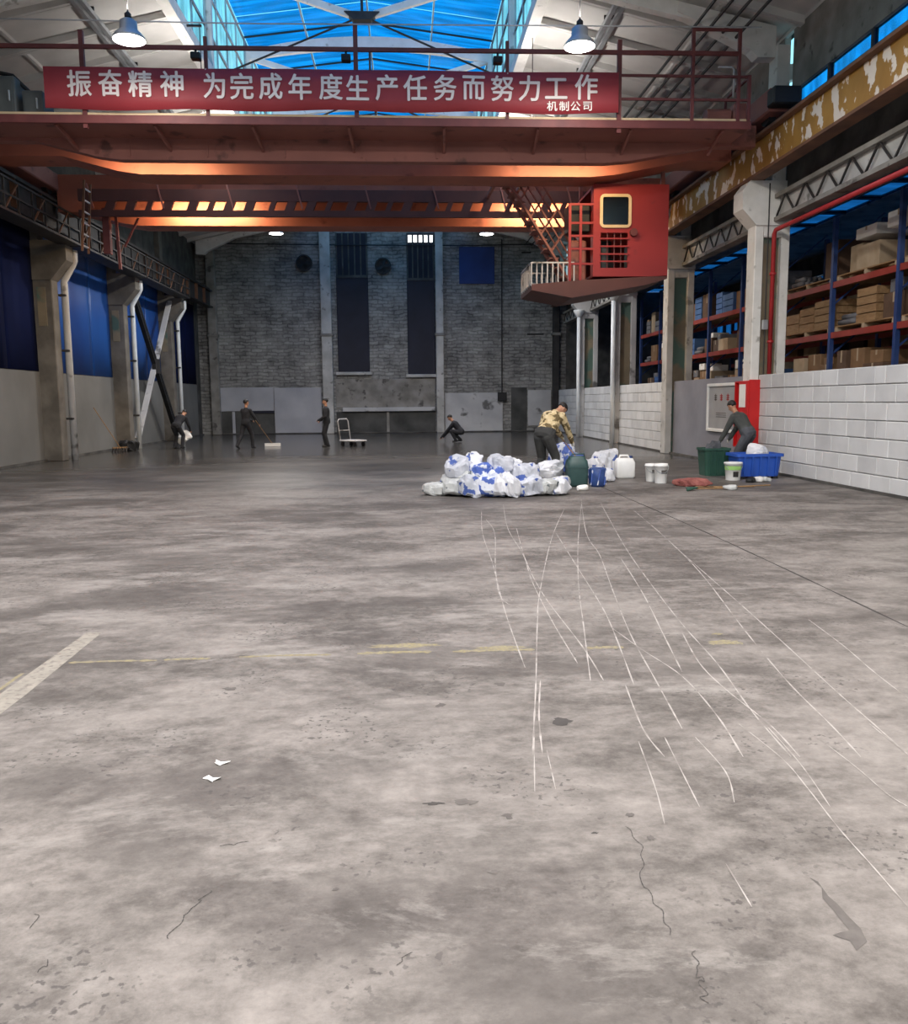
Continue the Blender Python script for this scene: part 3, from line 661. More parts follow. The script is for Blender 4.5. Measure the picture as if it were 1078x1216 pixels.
# guard rail of the left runway walkway
for i in range(5, 8):
    y0, y1 = YK[i]+0.3, YK[i+1]+0.2
    t = thing('walkway_railing', (-9.45, (y0+y1)/2, 6.0), 'dark lattice railing of the left runway walkway, %s' % {5:'nearest the camera',6:'over the second column',7:'over the cross brace'}[i], 'railing', 'left walkway railings')
    MB().box(-9.75, -9.2, y0, y1, 6.18, 6.24).build('walk_plate', 'steel_dark', t)
    for z in (6.58, 6.95): MB().bar((-9.22,y0,z), (-9.22,y1,z), 0.05).build('rail', 'steel_dark', t)
    n = 8
    for k in range(n+1):
        yy = y0+(y1-y0)*k/n; MB().bar((-9.22,yy,6.2), (-9.22,yy,6.95), 0.045).build('post', 'steel_dark', t)
        if k < n and k % 2 == 0: MB().bar((-9.22,yy,6.2), (-9.22,yy+(y1-y0)/n,6.95), 0.035).build('brace', 'rust_steel', t)
# steel cross brace on the left
t = thing('cross_brace', (-9.95, 36.0, 0), 'steel X brace between the second and third left columns', 'brace')
for d in (-0.13, 0.13): MB().bar((-9.95,32.95+d,6.1), (-9.95,38.75+d,0.1), 0.12, 0.16, (1,0,0)).build('dark_bar', 'black', t, label='near-black steel diagonal')
MB().bar((-9.98,38.45,6.0), (-9.98,33.0,0.35), 0.10, 0.2, (1,0,0)).build('pale_bar', 'plaster_old', t, label='pale painted diagonal')
MB().bbox(-10.02, -9.86, 35.5, 36.1, 2.85, 3.45, 0.02).build('gusset', 'steel_dark', t)
for k in range(5):
    f = (k+0.5)/5; MB().bar((-9.90,32.82+5.8*f,6.1-6*f), (-9.90,33.08+5.8*f,6.1-6*f), 0.03, 0.25).build('batten', 'black', t)
# upper right wall, lattice lintels, clerestory
for i in range(3, 9):
    y0, y1 = YK[i]+0.45, YK[i+1]
    struct(MB().box(8.62, 8.80, y0, y1, 6.12, 7.4).build('wall_right', 'concrete_dark'))
    struct(MB().box(8.66, 8.80, y0, y1, 8.35, 9.75).build('wall_right', 'concrete'))
    t = thing('lattice_lintel', (8.45, (y0+y1)/2, 5.6), 'pale lintel with triangular lattice bars over the right wall opening, %s' % {3:'beside the camera',4:'nearest in view',5:'second from the camera',6:'third from the camera',7:'fourth from the camera',8:'at the far end'}[i], 'lintel', 'lattice lintels')
    MB().box(8.47, 8.55, y0, y1, 5.66, 6.1).build('panel', 'concrete_pale', t)
    for z in (5.62, 6.12): MB().box(8.34, 8.62, y0, y1, z-0.045, z+0.045).build('chord', 'concrete', t)
    n = 7
    for k in range(n):
        a, b = y0+(y1-y0)*k/n, y0+(y1-y0)*(k+1)/n; m = (a+b)/2
        MB().bar((8.40,a,5.64), (8.40,m,6.1), 0.035, 0.035, (1,0,0)).build('lattice_bar', 'steel_dark', t)
        MB().bar((8.40,m,6.1), (8.40,b,5.64), 0.035, 0.035, (1,0,0)).build('lattice_bar', 'steel_dark', t)
    w = struct(thing('window_%d' % (6+i), (8.72, (y0+y1)/2, 7.4)))
    n = 4
    for k in range(n):
        a, b = y0+(y1-y0)*k/n, y0+(y1-y0)*(k+1)/n
        MB().box(8.71, 8.73, a+0.04, b-0.04, 7.42, 8.33).build('pane', 'blue_glass', w)
        MB().box(8.67, 8.77, a-0.04, a+0.04, 7.4, 8.35).build('mullion', 'steel_dark', w)
# side aisle: outer wall with a window band, roof with a strip of glazing
struct(MB().box(16.6, 16.9, -12.5, 46.5, 0, 4.4).build('wall_outer', 'concrete_dark'))
struct(MB().box(16.6, 16.9, -12.5, 46.5, 6.5, 7.3).build('wall_outer', 'concrete_dark'))
w = struct(thing('window_20', (16.7, 25, 4.4)))
for k in range(30):
    a = -12.5+k*1.97
    MB().box(16.70, 16.73, a+0.05, a+1.92, 4.42, 6.48).build('pane', 'aisle_glass', w); MB().box(16.66, 16.8, a-0.06, a+0.06, 4.4, 6.5).build('mullion', 'steel_dark', w)
CA = struct(MB().box(8.62, 13.0, -12.5, 46.5, 7.3, 7.42).build('ceiling', 'concrete'))
struct(MB().box(13.8, 16.9, -12.5, 46.5, 7.3, 7.42).build('ceiling', 'concrete'))
w = struct(thing('window_21', (13.2, 25, 7.3)))
for k in range(30):
    a = -12.5+k*1.97
    MB().box(13.0, 13.8, a+0.05, a+1.92, 7.34, 7.37).build('pane', 'aisle_glass', w); MB().box(13.0, 13.8, a-0.05, a+0.05, 7.3, 7.42).build('glazing_bar', 'steel_dark', w)
struct(MB().box(8.7, 16.9, 46.1, 46.5, 0, 7.3).build('wall_back', 'concrete_dark'))

# ------------------------------------------------------------------ pallet racking and goods
BAYW, RY0, NB = 2.6, 11.3, 9
LEV = (2.0, 3.1, 4.2)
R = thing('pallet_rack', (10.15, 22, 0), 'long pallet rack with blue uprights and orange beams behind the block wall', 'rack')
for k in range(NB+1):
    yy = RY0+BAYW*k
    for x in (9.6, 10.7): MB().box(x-0.045, x+0.045, yy-0.05, yy+0.05, 0, 5.6).build('upright', 'rack_blue', R)
    for z in (0.4, 1.5, 2.6, 3.7, 4.8): MB().bar((9.6,yy,z), (10.7,yy,z+0.9), 0.035).build('frame_brace', 'rack_blue', R)
    if k < NB:
        for z in LEV:
            for x in (9.6, 10.7): MB().box(x-0.03, x+0.03, yy+0.05, yy+BAYW-0.05, z-0.13, z).build('load_beam', 'rack_red', R)
            MB().box(9.63, 10.67, yy+0.05, yy+BAYW-0.05, z-0.03, z-0.005).build('shelf_deck', 'wood', R)
R2 = thing('pallet_rack', (13.5, 24, 0), 'second pallet rack standing behind the first, against the outer aisle', 'rack')
for k in range(6):
    yy = 13+BAYW*1.6*k
    for x in (13.0, 14.1): MB().box(x-0.05, x+0.05, yy-0.05, yy+0.05, 0, 5.2).build('upright', 'rack_blue', R2)
    if k < 5:
        for z in (1.6, 3.0, 4.3):
            for x in (13.0, 14.1): MB().box(x-0.03, x+0.03, yy+0.05, yy+BAYW*1.6-0.05, z-0.13, z).build('load_beam', 'rack_red', R2)
            MB().box(13.03, 14.07, yy+0.05, yy+BAYW*1.6-0.05, z-0.03, z-0.005).build('shelf_deck', 'wood', R2)
BN = ['nearest','second','third','fourth','fifth','sixth','seventh','eighth','ninth']
LN = {2.0:'lowest visible', 3.1:'middle', 4.2:'top'}
def carton(x0, x1, y0, y1, z0, z1, m, lb, grp):
    t = thing('carton', ((x0+x1)/2, (y0+y1)/2, z0), lb, 'carton', grp)
    MB().bbox(x0, x1, y0, y1, z0, z1, 0.008).build('box', m, t)
    ym = (y0+y1)/2
    MB().box(x0-0.003, x0+0.01, ym-0.03, ym+0.03, z0+(z1-z0)*0.62, z1).box(x0, x1, ym-0.03, ym+0.03, z1-0.004, z1+0.003).build('tape', 'carton_pale', t)
    return t
def crate(x0, x1, y0, y1, z0, z1, m, lb, grp):
    t = thing('crate', ((x0+x1)/2, (y0+y1)/2, z0), lb, 'crate', grp)
    n = max(2, int((z1-z0)/0.16)); hh = (z1-z0)/n
    for k in range(n):
        for xx in (x0, x1-0.02): MB().box(xx, xx+0.02, y0, y1, z0+k*hh+0.01, z0+(k+1)*hh-0.01).build('slat', m, t)
        for yy in (y0, y1-0.02): MB().box(x0+0.02, x1-0.02, yy, yy+0.02, z0+k*hh+0.01, z0+(k+1)*hh-0.01).build('slat', m, t)
    for xx in (x0+0.02, x1-0.06):
        for yy in (y0+0.02, y1-0.06): MB().box(xx, xx+0.04, yy, yy+0.04, z0, z1).build('corner_post', m, t)
    MB().box(x0+0.02, x1-0.02, y0+0.02, y1-0.02, z0, z0+0.02).build('bottom', m, t)
    return t
def pallet(x0, x1, y0, y1, z, lb):
    t = thing('pallet', ((x0+x1)/2, (y0+y1)/2, z), lb, 'pallet', 'pallets on the rack')
    for k in range(4):
        a = x0+(x1-x0-0.16)*k/3; MB().box(a, a+0.16, y0, y1, z+0.10, z+0.125).build('deck_board', 'wood', t)
    for k in range(3):
        a = y0+(y1-y0-0.1)*k/2; MB().box(x0, x1, a, a+0.1, z, z+0.10).build('bearer', 'carton_pale', t)
POS = ['at the near end', 'in the middle', 'at the far end', 'in the far corner']
rr = random.Random(21)
for b in range(NB):
    for z in LEV:
        yy = RY0+BAYW*b+0.12; end = RY0+BAYW*(b+1)-0.12; j = 0
        zz = z
        if b in (1, 2, 3) and z > 2.5:
            pallet(9.62, 10.62, yy, end, z, 'wooden pallet on the %s shelf of the %s rack bay' % (LN[z], BN[b])); zz = z+0.125
        grp = 'goods on the pallet rack'
        while yy < end-0.3 and j < 4:
            l = min(rr.uniform(0.5, 0.95), end-yy); h = rr.uniform(0.35, 0.72)
            if z == 4.2: h = rr.uniform(0.45, 0.95)
            where = '%s of the %s shelf, %s rack bay' % (POS[j], LN[z], BN[b])
            kind = rr.random()
            if b <= 3 and z == 3.1 and kind < 0.55: crate(9.66, 10.5, yy, yy+l-0.04, zz, zz+h, 'wood', 'slatted wooden crate '+where, grp)
            elif kind < 0.62:
                carton(9.66+rr.uniform(0,.15), 10.5, yy, yy+l-0.04, zz, zz+h, rr.choice(('carton','carton','carton_dark','carton_pale')), 'cardboard carton '+where, grp)
                if h < 0.6 and rr.random() < 0.7 and z < 4:
                    carton(9.72+rr.uniform(0,.1), 10.3, yy+0.03, yy+l*rr.uniform(.6,.9), zz+h+0.003, zz+h+rr.uniform(.15,.3), rr.choice(('carton','carton_dark','paper_white','crate_grey')), 'small box upon carton '+where, grp)
            elif kind < 0.8: crate(9.66, 10.4, yy, yy+l-0.04, zz, zz+h*0.8, rr.choice(('crate_blue','crate_grey')), 'plastic crate '+where, grp)
            elif kind < 0.93:
                t = thing('parts_bundle', (10.1, yy+l/2, zz), 'grey bar bundle '+where, 'parts', grp)
                for q in range(5):
                    MB().tube([(9.7+0.13*q,yy+0.02,zz+0.07),(9.7+0.13*q,yy+l-0.06,zz+0.07)], 0.062, 8).build('bar', 'crate_grey', t, True)
                for q in range(4):
                    MB().tube([(9.765+0.13*q,yy+0.05,zz+0.185),(9.765+0.13*q,yy+l-0.1,zz+0.185)], 0.062, 8).build('bar', 'crate_grey', t, True)
            yy += l; j += 1
# the big brown stack and white sheets on the top shelf, the labelled carton on the middle one
for k, (y0, y1, z0, z1, m, lb) in enumerate(((15.2,16.3,5.05,5.5,'carton_dark','broad brown carton crowning the top shelf near the picture edge'),(16.45,17.2,5.0,5.3,'paper_white','white wrapped parcel lying on the top shelf goods'),(17.6,18.4,4.98,5.2,'paper_white','flat white parcel on the top shelf beyond another white parcel'))):
    carton(9.7, 10.5, y0, y1, z0, z1, m, lb, 'parcels on top of the rack goods')
for k in range(5):
    for z in (1.6, 3.0, 4.3):
        for q in range(3):
            y0 = 13.2+BAYW*1.6*k+q*1.3; h = rr.uniform(0.5, 1.0)
            carton(13.1, 14.0, y0, y0+rr.uniform(.8,1.2), z, z+h, rr.choice(('carton','carton_dark','carton_pale')), 'cardboard carton on the rear rack, %s shelf, %s bay, %s' % ({1.6:'lowest',3.0:'middle',4.3:'top'}[z], BN[k], ('near end','middle','far end')[q]), 'goods on the rear rack')

# pipes and small fittings on the nearest right column
t = thing('fire_main', (8.4, 19.4, 0), 'red fire water pipe rising beside the nearest column and running over the racking', 'pipe')
MB().tube([(8.35,19.42,2.2),(8.35,19.42,5.3),(8.36,19.36,5.38),(8.4,19.2,5.4),(8.42,13.0,5.4)], 0.05, 10).build('pipe_run', 'pipe_red', t, True)
for z in (2.9, 4.4): MB().lathe([(0.075,z),(0.075,z+0.06)], (8.35,19.42,0), 10).build('coupling', 'pipe_red', t, True)
tag(MB().bbox(8.16, 8.28, 19.40, 19.49, 3.2, 3.42, 0.01).build('junction_box', 'galv'), 'small grey junction box on the nearest white column', 'junction box')
tag(MB().tube([(8.22,19.44,3.42),(8.22,19.44,6.4)], 0.014, 6).build('conduit', 'steel_dark'), 'thin conduit above the junction box on the nearest white column', 'conduit')
tag(MB().tube([(8.22,19.44,2.2),(8.22,19.44,3.2)], 0.014, 6).build('conduit', 'steel_dark'), 'thin conduit below the junction box on the nearest white column', 'conduit')
# fire hose cabinet
t = thing('fire_hose_cabinet', (8.1, 20.0, 0.3), 'open red fire hose cabinet beside the nearest column', 'fire cabinet')
MB().box(8.17, 8.2, 19.97, 20.5, 0.5, 2.06).box(7.98,8.2,20.47,20.5,0.5,2.06).box(7.98,8.2,19.97,20.0,0.5,2.06).box(7.98,8.2,19.97,20.5,0.5,0.53).box(7.98,8.2,19.97,20.5,2.03,2.06).build('body', 'fire_red', t)
MB().bbox(7.90, 8.19, 19.40, 19.46, 0.28, 2.08, 0.01).build('door', 'fire_red', t)
MB().bbox(7.86, 7.9, 19.40, 19.95, 0.6, 2.06, 0.01).build('side_door', 'fire_red', t)
MB().bbox(7.848, 7.86, 19.52, 19.88, 1.45, 1.98, 0.004).build('instruction_card', 'paper_white', t)
mb = MB(); mb.loft([[(7.84+dx*0.3, 19.70+r*math.cos(k*math.pi/8), 1.15+r*math.sin(k*math.pi/8)) for k in range(16)] for r, dx in ((0.2,0.06),(0.2,-0.04),(0.1,-0.04),(0.1,0.06))]); mb.build('hose_reel', 'pipe_red', t)
# framed notice board
t = thing('notice_board', (8.17, 21.7, 0.8), 'grey notice board in a white frame on the plastered right wall', 'notice board')
MB().box(8.165, 8.2, 20.65, 22.75, 0.84, 2.0).build('panel', 'notice', t)
for a in ((20.56,22.84,0.80,0.88),(20.56,22.84,1.97,2.05),(20.56,20.66,0.88,1.97),(22.74,22.84,0.88,1.97)):
    MB().bbox(8.13, 8.2, a[0], a[1], a[2], a[3], 0.01).build('frame_bar', 'white_plastic', t)
for k, yy in enumerate((22.25, 21.85, 21.4)):
    mb = MB()
    for q in range(3): mb.box(8.160, 8.166, yy-0.09, yy+0.09, 1.62+q*0.05, 1.645+q*0.05)
    mb.box(8.160, 8.166, yy-0.02, yy+0.02, 1.6, 1.78); mb.build('printed_mark', 'pipe_red' if k else 'stain', t)
for q in range(3): MB().box(8.160, 8.166, 21.5, 22.2, 1.18+q*0.05, 1.195+q*0.05).build('printed_line', 'stain', t)

# ------------------------------------------------------------------ pendant lamps
def pendant(x, y, power, lb, z=8.26, up=90):
    t = thing('pendant_lamp', (x, y, z), lb, 'lamp', 'pendant lamps')
    MB().lathe([(0.275,z),(0.28,z+0.03),(0.20,z+0.12),(0.15,z+0.16),(0.145,z+0.30),(0.10,z+0.33)], (x,y,0), 20).build('shade', 'galv', t, True)
    MB().lathe([(0.27,z-0.012),(0.27,z+0.004)], (x,y,0), 20).build('diffuser', 'lamp_glow', t)
    MB().lathe([(0.06,z+0.33),(0.06,z+0.42),(0.02,z+0.46)], (x,y,0), 10).build('cap', 'steel_dark', t, True)
    MB().tube([(x,y,z+0.44),(x,y,roof_z(x)+0.02)], 0.012, 6).build('cord', 'steel_dark', t)
    if abs(x-CX) < HW: MB().bar((x+0.05,y,roof_z(x)-0.06), (CX-HW+0.1,y,roof_z(x)-0.06), 0.05).build('bracket_arm', 'steel_dark', t)
    ld = bpy.data.lights.new('lamp_light', 'AREA'); ld.shape = 'DISK'; ld.size = 0.5; ld.energy = power; ld.color = (1.0, 0.93, 0.86)
    lo = bpy.data.objects.new('lamp_light', ld); COL.objects.link(lo); lo.parent = t; lo.location = (0, 0, -0.03)
    lu = bpy.data.lights.new('roof_fill_light', 'AREA'); lu.shape = 'DISK'; lu.size = 0.3; lu.energy = up; lu.color = (1.0, 0.95, 0.9)   # upward light added to brighten the roof slabs
    lv = bpy.data.objects.new('roof_fill_light', lu); COL.objects.link(lv); lv.parent = t; lv.location = (0, 0, 0.5); lv.rotation_euler = (math.pi, 0, 0)
for y, p, nm in ((23.0,15,'added for roof light between the crane girders'),(17,LAMP_NEAR*0.3,'in front of the crane'),(35.3,LAMP_FAR,'beyond the crane, near the far wall'),(29.2,LAMP_FAR*0.8,'just behind the far crane girder'),(10.8,LAMP_NEAR*1.35,'overhead ahead of the camera'),(4.6,LAMP_NEAR*1.25,'over the camera'),(-1.6,LAMP_NEAR*3.6,'behind the camera')):  # girder row is added, mostly upward, to light the roof
    for x in (-4.9, 3.42):
        if y == 17: x, z_, y_ = x*16.2/17, 1.65+6.68*16.2/17-0.07, 16.2
        else: z_, y_ = 8.26, y
        pendant(x, y_, p, 'round silver pendant lamp %s, %s of its pair' % (nm, 'left' if x < 0 else 'right'), z_, {17:32, 23.0:75}.get(y, 110))

# ------------------------------------------------------------------ overhead crane
CR = thing('overhead_crane', (-1, 22, 7.43), 'dark red double girder overhead crane with cab spanning the hall', 'crane')
def belly(zmid, zend, x0, xa, xb, x1):
    return [(x0,zend),(xa-1.7,zend),(xa-0.5,zmid+(zend-zmid)*0.18),(xa,zmid),(xb,zmid),(xb+0.6,zmid+(zend-zmid)*0.15),(xb+2.3,zend),(x1,zend)]
def girder(y0, y1, zmid, zend, ztop, name, m, x0=-9.55, x1=7.7, xa=-5.8, xb=4.4):
    b = belly(zmid, zend, x0, xa, xb, x1)
    g = MB().prism(b+[(x1,ztop),(x0,ztop)], 'y', y0, y1).build(name, m, CR)
    return g
# near side: apron under the walkway, main girder behind it
ap = girder(19.05, 19.3, 6.70, 7.06, 7.5, 'front_apron', 'crane_dark')
MB().box(-9.5, 7.15, 17.98, 19.3, 7.12, 7.18).build('walkway_plate', 'crane_dark', CR)
MB().bbox(-9.5, 7.15, 17.93, 17.99, 7.08, 7.24, 0.01).build('toe_board', 'rail_red', CR)
MB().box(-9.5, 7.15, 18.0, 18.02, 7.24, 7.30).build('kick_strip', 'cream_rail', CR)
g1 = girder(20.45, 21.35, 6.76, 7.14, 8.0, 'main_girder', 'crane_red')
for k in range(9):
    x = -8.6+k*1.9; MB().bar((x,18.05,7.1), (x+0.05,19.05,6.9), 0.05, 0.08).build('bracket', 'crane_dark', CR)
for k in range(11):
    x = -8.8+k*1.6; MB().box(x-0.02, x+0.02, 19.02, 19.06, 6.76+(0.32 if abs(x+0.7) > 6 else 0), 7.12).build('stiffener', 'crane_dark', CR)
MB().box(-9.5, 7.6, 20.7, 21.1, 8.0, 8.06).build('trolley_rail', 'steel_dark', CR)
# far side
g2 = girder(25.5, 26.3, 6.63, 7.0, 8.0, 'main_girder', 'crane_red', xa=-7.3, xb=5.0)
MB().box(-8.6, 7.4, 24.38, 24.5, 7.06, 7.36).build('apron_band', 'crane_deep', CR)
MB().box(-8.6, 7.4, 24.38, 24.5, 6.66, 6.82).build('apron_band', 'crane_deep', CR)
k = 0; x = -8.5
while x < 7.2:
    w_ = 0.24 if k % 3 else 0.14
    MB().add([(x,24.39,6.82),(x+w_,24.39,6.82),(x+w_+0.1,24.39,7.06),(x+0.1,24.39,7.06),(x,24.49,6.82),(x+w_,24.49,6.82),(x+w_+0.1,24.49,7.06),(x+0.1,24.49,7.06)],
             [(0,1,2,3),(7,6,5,4),(0,4,5,1),(1,5,6,2),(2,6,7,3),(3,7,4,0)]).build('apron_strut', 'crane_deep', CR)
    x += w_+(0.30 if k % 4 else 0.42); k += 1
MB().box(-8.6, 7.4, 24.45, 25.5, 7.34, 7.38).build('walkway_plate', 'crane_dark', CR)
for k in range(9):
    x = -8.2+k*1.85; MB().bar((x,24.36,6.86), (x-0.16,24.36,7.5), 0.04).build('handrail_post', 'crane_dark', CR)
# end carriages on the runway rails
for x, s in ((7.9, 1), (-9.75, -1)):
    e = MB().bbox(x-0.25, x+0.25, 18.3, 26.9, 7.56, 8.02, 0.03).build('end_carriage', 'crane_dark', CR)
    for yy in (18.9, 20.0, 25.3, 26.3):
        mb = MB(); mb.loft([[(x+dx, yy+0.26*math.cos(q*math.pi/10), 7.70+0.26*math.sin(q*math.pi/10)) for q in range(20)] for dx in (-0.07, 0.07)]); mb.build('wheel', 'steel_dark', e)
    MB().bbox(x-0.3, x+0.3, 17.95, 18.3, 7.6, 7.95, 0.03).build('buffer', 'black', e)
# railing along the near walkway
YR = 18.0
for x, z in ((-8.9,8.6),(-6.1,8.80),(-3.74,8.72),(-0.83,9.0),(2.17,8.72),(4.43,8.77),(5.93,9.02),(6.88,9.02),(7.10,8.14)):
    w_ = 0.085 if x in (-6.1, -0.83, 4.43) else 0.065
    MB().bar((x,YR,7.0 if x in (4.43,-6.1) else 7.2), (x,YR,z), w_).build('railing_post', 'rail_red', CR)
MB().bar((-9.3,YR,8.50), (6.9,YR,8.55), 0.06, 0.075).build('top_rail', 'rail_red', CR)
MB().bar((4.43,YR,8.11), (7.10,YR,8.11), 0.045).build('mid_rail', 'rail_red', CR)
MB().bar((4.43,YR,7.66), (7.10,YR,7.66), 0.045).build('mid_rail', 'rail_red', CR)
MB().bar((5.93,YR,9.0), (6.9,YR,9.0), 0.05).build('top_rail', 'rail_red', CR)
MB().bar((7.1,YR,7.2), (7.1,19.3,7.2), 0.05).bar((7.1,YR,8.11), (7.1,19.3,8.11), 0.045).bar((7.1,19.3,7.2),(7.1,19.3,8.11),0.05).build('end_rail', 'rail_red', CR)
MB().tube([(6.5,18.1,8.33),(6.78,18.1,8.33),(6.82,18.1,8.28),(6.82,18.1,7.75)], 0.025).build('grab_bar', 'galv', CR, True)
for x in (-3.74, -0.83, 2.17):
    b = MB().bbox(x-0.28, x-0.10, 17.92, 18.1, 8.30, 8.42, 0.01).tube([(x-0.19,18.0,8.42),(x-0.19,18.0,8.5)], 0.02).build('rail_lamp_bracket', 'black', CR)
MB().tube([(-9.4,17.95,8.98),(-3,17.95,8.955),(1.0,17.95,8.99),(7.3,17.95,9.04)], 0.014, 6).build('trailing_wire', 'galv', CR)
# electrical gear at both ends
for x0, x1, y0, y1, z0, z1 in ((-8.9,-7.45,18.1,18.8,7.24,8.0),(-7.35,-6.95,18.15,18.7,7.24,7.75)):
    c = MB().bbox(x0, x1, y0, y1, z0, z1, 0.02).build('control_cabinet', 'cabinet_grey', CR)
    MB().bbox(x0+0.05, x1-0.05, y0-0.02, y0, z0+0.06, z1-0.06, 0.005).build('cabinet_door', 'cabinet_grey', c)
    MB().bbox(x1-0.12, x1-0.09, y0-0.05, y0-0.02, (z0+z1)/2-0.1, (z0+z1)/2+0.1, 0.005).build('handle', 'galv', c)
MB().tube([(-8.6,18.4,8.02),(-8.2,18.4,8.22),(-7.6,18.4,8.1),(-7.3,18.4,7.8)], 0.04).build('cable_loop', 'black', CR, True)
m_ = MB(); m_.loft([[(6.65+dx, 18.55+0.16*math.cos(q*math.pi/8), 7.5+0.16*math.sin(q*math.pi/8)) for q in range(16)] for dx in (-0.25, 0.25)]); m_.build('drive_motor', 'crane_dark', CR)
MB().bbox(6.95, 7.25, 18.4, 18.8, 7.24, 7.75, 0.03).build('gearbox', 'crane_dark', CR)
MB().bbox(5.05, 6.3, 18.6, 18.95, 7.24, 7.5, 0.02).build('resistor_box', 'cabinet_grey', CR)
# warm tube floodlights tucked behind the aprons
def work_light(x, y, z, ln, tilt, p):
    h = MB().bbox(x-ln/2, x+ln/2, y-0.05, y+0.05, z, z+0.08, 0.01).build('work_light', 'steel_dark', CR)
    MB().box(x-ln/2+0.03, x+ln/2-0.03, y-0.035, y+0.035, z-0.02, z).build('light_tube', 'flood_glow', h)
    ld = bpy.data.lights.new('tube_light', 'AREA'); ld.shape = 'RECTANGLE'; ld.size = ln; ld.size_y = 0.08; ld.energy = p; ld.color = (1.0, 0.70, 0.38)
    lo = bpy.data.objects.new('tube_light', ld); COL.objects.link(lo); lo.parent = h
    lo.location = (0, 0.03, -0.04); lo.rotation_euler = (math.radians(tilt), 0, 0)
for x in (-5.3, 3.7):
    work_light(x, 19.65, 7.02, 2.2, 35, FLOOD*0.45)
    work_light(x-0.1 if x < 0 else x+0.3, 24.75, 7.18, 2.2, 50, FLOOD)
# operator cab
cab = MB().prism([(4.62,4.60),(6.42,4.60),(6.42,6.74),(4.62,6.74)], 'y', 21.02, 21.06)
# front panel with two openings
def frame_panel(x0, x1, z0, z1, holes, y0, y1):
    mb = MB(); xs = sorted({x0, x1, *[h[0] for h in holes], *[h[1] for h in holes]}); zs = sorted({z0, z1, *[h[2] for h in holes], *[h[3] for h in holes]})
    for i in range(len(xs)-1):
        for j in range(len(zs)-1):
            cx_, cz_ = (xs[i]+xs[i+1])/2, (zs[j]+zs[j+1])/2
            if any(h[0] < cx_ < h[1] and h[2] < cz_ < h[3] for h in holes): continue
            mb.box(xs[i], xs[i+1], y0, y1, zs[j], zs[j+1])
    return mb
CB = frame_panel(4.60, 6.42, 4.60, 6.74, [(4.80,5.46,5.78,6.46),(4.78,5.44,4.80,5.62)], 21.0, 21.06)
CB.box(6.36, 6.42, 21.06, 23.2, 4.6, 6.74).box(4.6, 6.36, 23.14, 23.2, 4.6, 6.74).box(4.6, 6.36, 21.06, 23.14, 6.68, 6.74).box(4.6, 6.36, 21.06, 23.14, 4.6, 4.66)
CB.box(4.60, 4.66, 21.06, 21.3, 4.66, 6.68).box(4.60, 4.66, 22.7, 23.14, 4.66, 6.68)
cabo = CB.build('operator_cab', 'cab_red', CR)
MB().box(4.80, 5.46, 21.03, 21.045, 5.78, 6.46).build('window_glass', 'cab_clear', cabo)
ring = []
for off in (0.05, -0.02):
    pts = []
    for cxx, czz, a0 in ((5.46-0.06,6.46-0.06,0),(4.80+0.06,6.46-0.06,90),(4.80+0.06,5.78+0.06,180),(5.46-0.06,5.78+0.06,270)):
        for q in range(4):
            a = math.radians(a0+q*30); rr_ = 0.06+off; pts.append((cxx+rr_*math.cos(a), czz+rr_*math.sin(a)))
    ring.append(pts)
MB().loft([[(x,20.99,z) for x, z in ring[0]], [(x,20.97,z) for x, z in ring[0]], [(x,20.97,z) for x, z in ring[1]], [(x,20.99,z) for x, z in ring[1]]], False).build('window_frame', 'cream_rail', cabo)
for z in (4.95, 5.12, 5.30, 5.48): MB().bar((4.76,20.985,z), (5.46,20.985,z), 0.035).build('grille_bar', 'cab_red', cabo)
for x in (4.95, 5.12, 5.28): MB().bar((x,21.05,4.8), (x,21.05,5.62), 0.025).build('grille_bar', 'rail_red', cabo)
MB().tube([(5.56,20.9,5.62),(5.56,21.0,5.62)], 0.09, 12).build('cab_lamp', 'rail_red', cabo)
MB().bbox(4.9, 5.4, 22.1, 22.5, 4.66, 5.2, 0.05).bbox(4.9,5.4,22.5,22.6,5.0,5.7,0.03).build('seat', 'black', cabo)
MB().bbox(4.85, 5.05, 21.3, 21.6, 4.66, 5.4, 0.03).build('controller', 'cabinet_grey', cabo)
MB().bbox(5.5,5.7,21.3,21.6,4.66,5.4,0.03).build('controller', 'cabinet_grey', cabo)
for x in (4.7, 6.3):
    for yy in (21.15, 23.0): MB().bar((x,yy,6.74), (x,yy,7.2), 0.09).build('cab_hanger', 'crane_dark', CR)
# open entry side of the cab and its landing
PL = MB().prism([(3.12,4.42),(3.12,4.28),(4.1,4.10),(5.9,4.40),(6.42,4.55),(6.42,4.62),(4.4,4.52)], 'y', 21.0, 22.9).build('landing', 'crane_deep', CR)
for x, z1 in ((4.04,6.3),(4.3,6.3)):
    MB().bar((x,21.05,4.5), (x,21.05,z1), 0.06).build('side_post', 'cab_red', PL)
for z in (4.9, 5.25, 5.55, 5.85, 6.28): MB().bar((4.04,21.05,z), (4.6,21.05,z), 0.05).build('side_bar', 'cab_red', PL)
MB().bbox(4.06, 4.58, 21.3, 21.9, 5.7, 6.35, 0.02).build('junction_cabinet', 'black', PL)
MB().bbox(4.1, 4.5, 21.3, 21.7, 4.5, 5.5, 0.04).build('junction_cabinet', 'crane_dark', PL)
n = 9
for yy in (21.05, 22.8):
    for z in (4.42, 4.93): MB().bar((3.12,yy,z), (4.15,yy,z), 0.035).build('landing_rail', 'plaster_old', PL)
    for q in range(n): MB().bar((3.12+q*1.03/(n-1),yy,4.38), (3.12+q*1.03/(n-1),yy,4.93), 0.028).build('baluster', 'plaster_old', PL)
for z in (4.42, 4.93): MB().bar((3.12,21.05,z), (3.12,22.8,z), 0.035).build('landing_rail', 'plaster_old', PL)
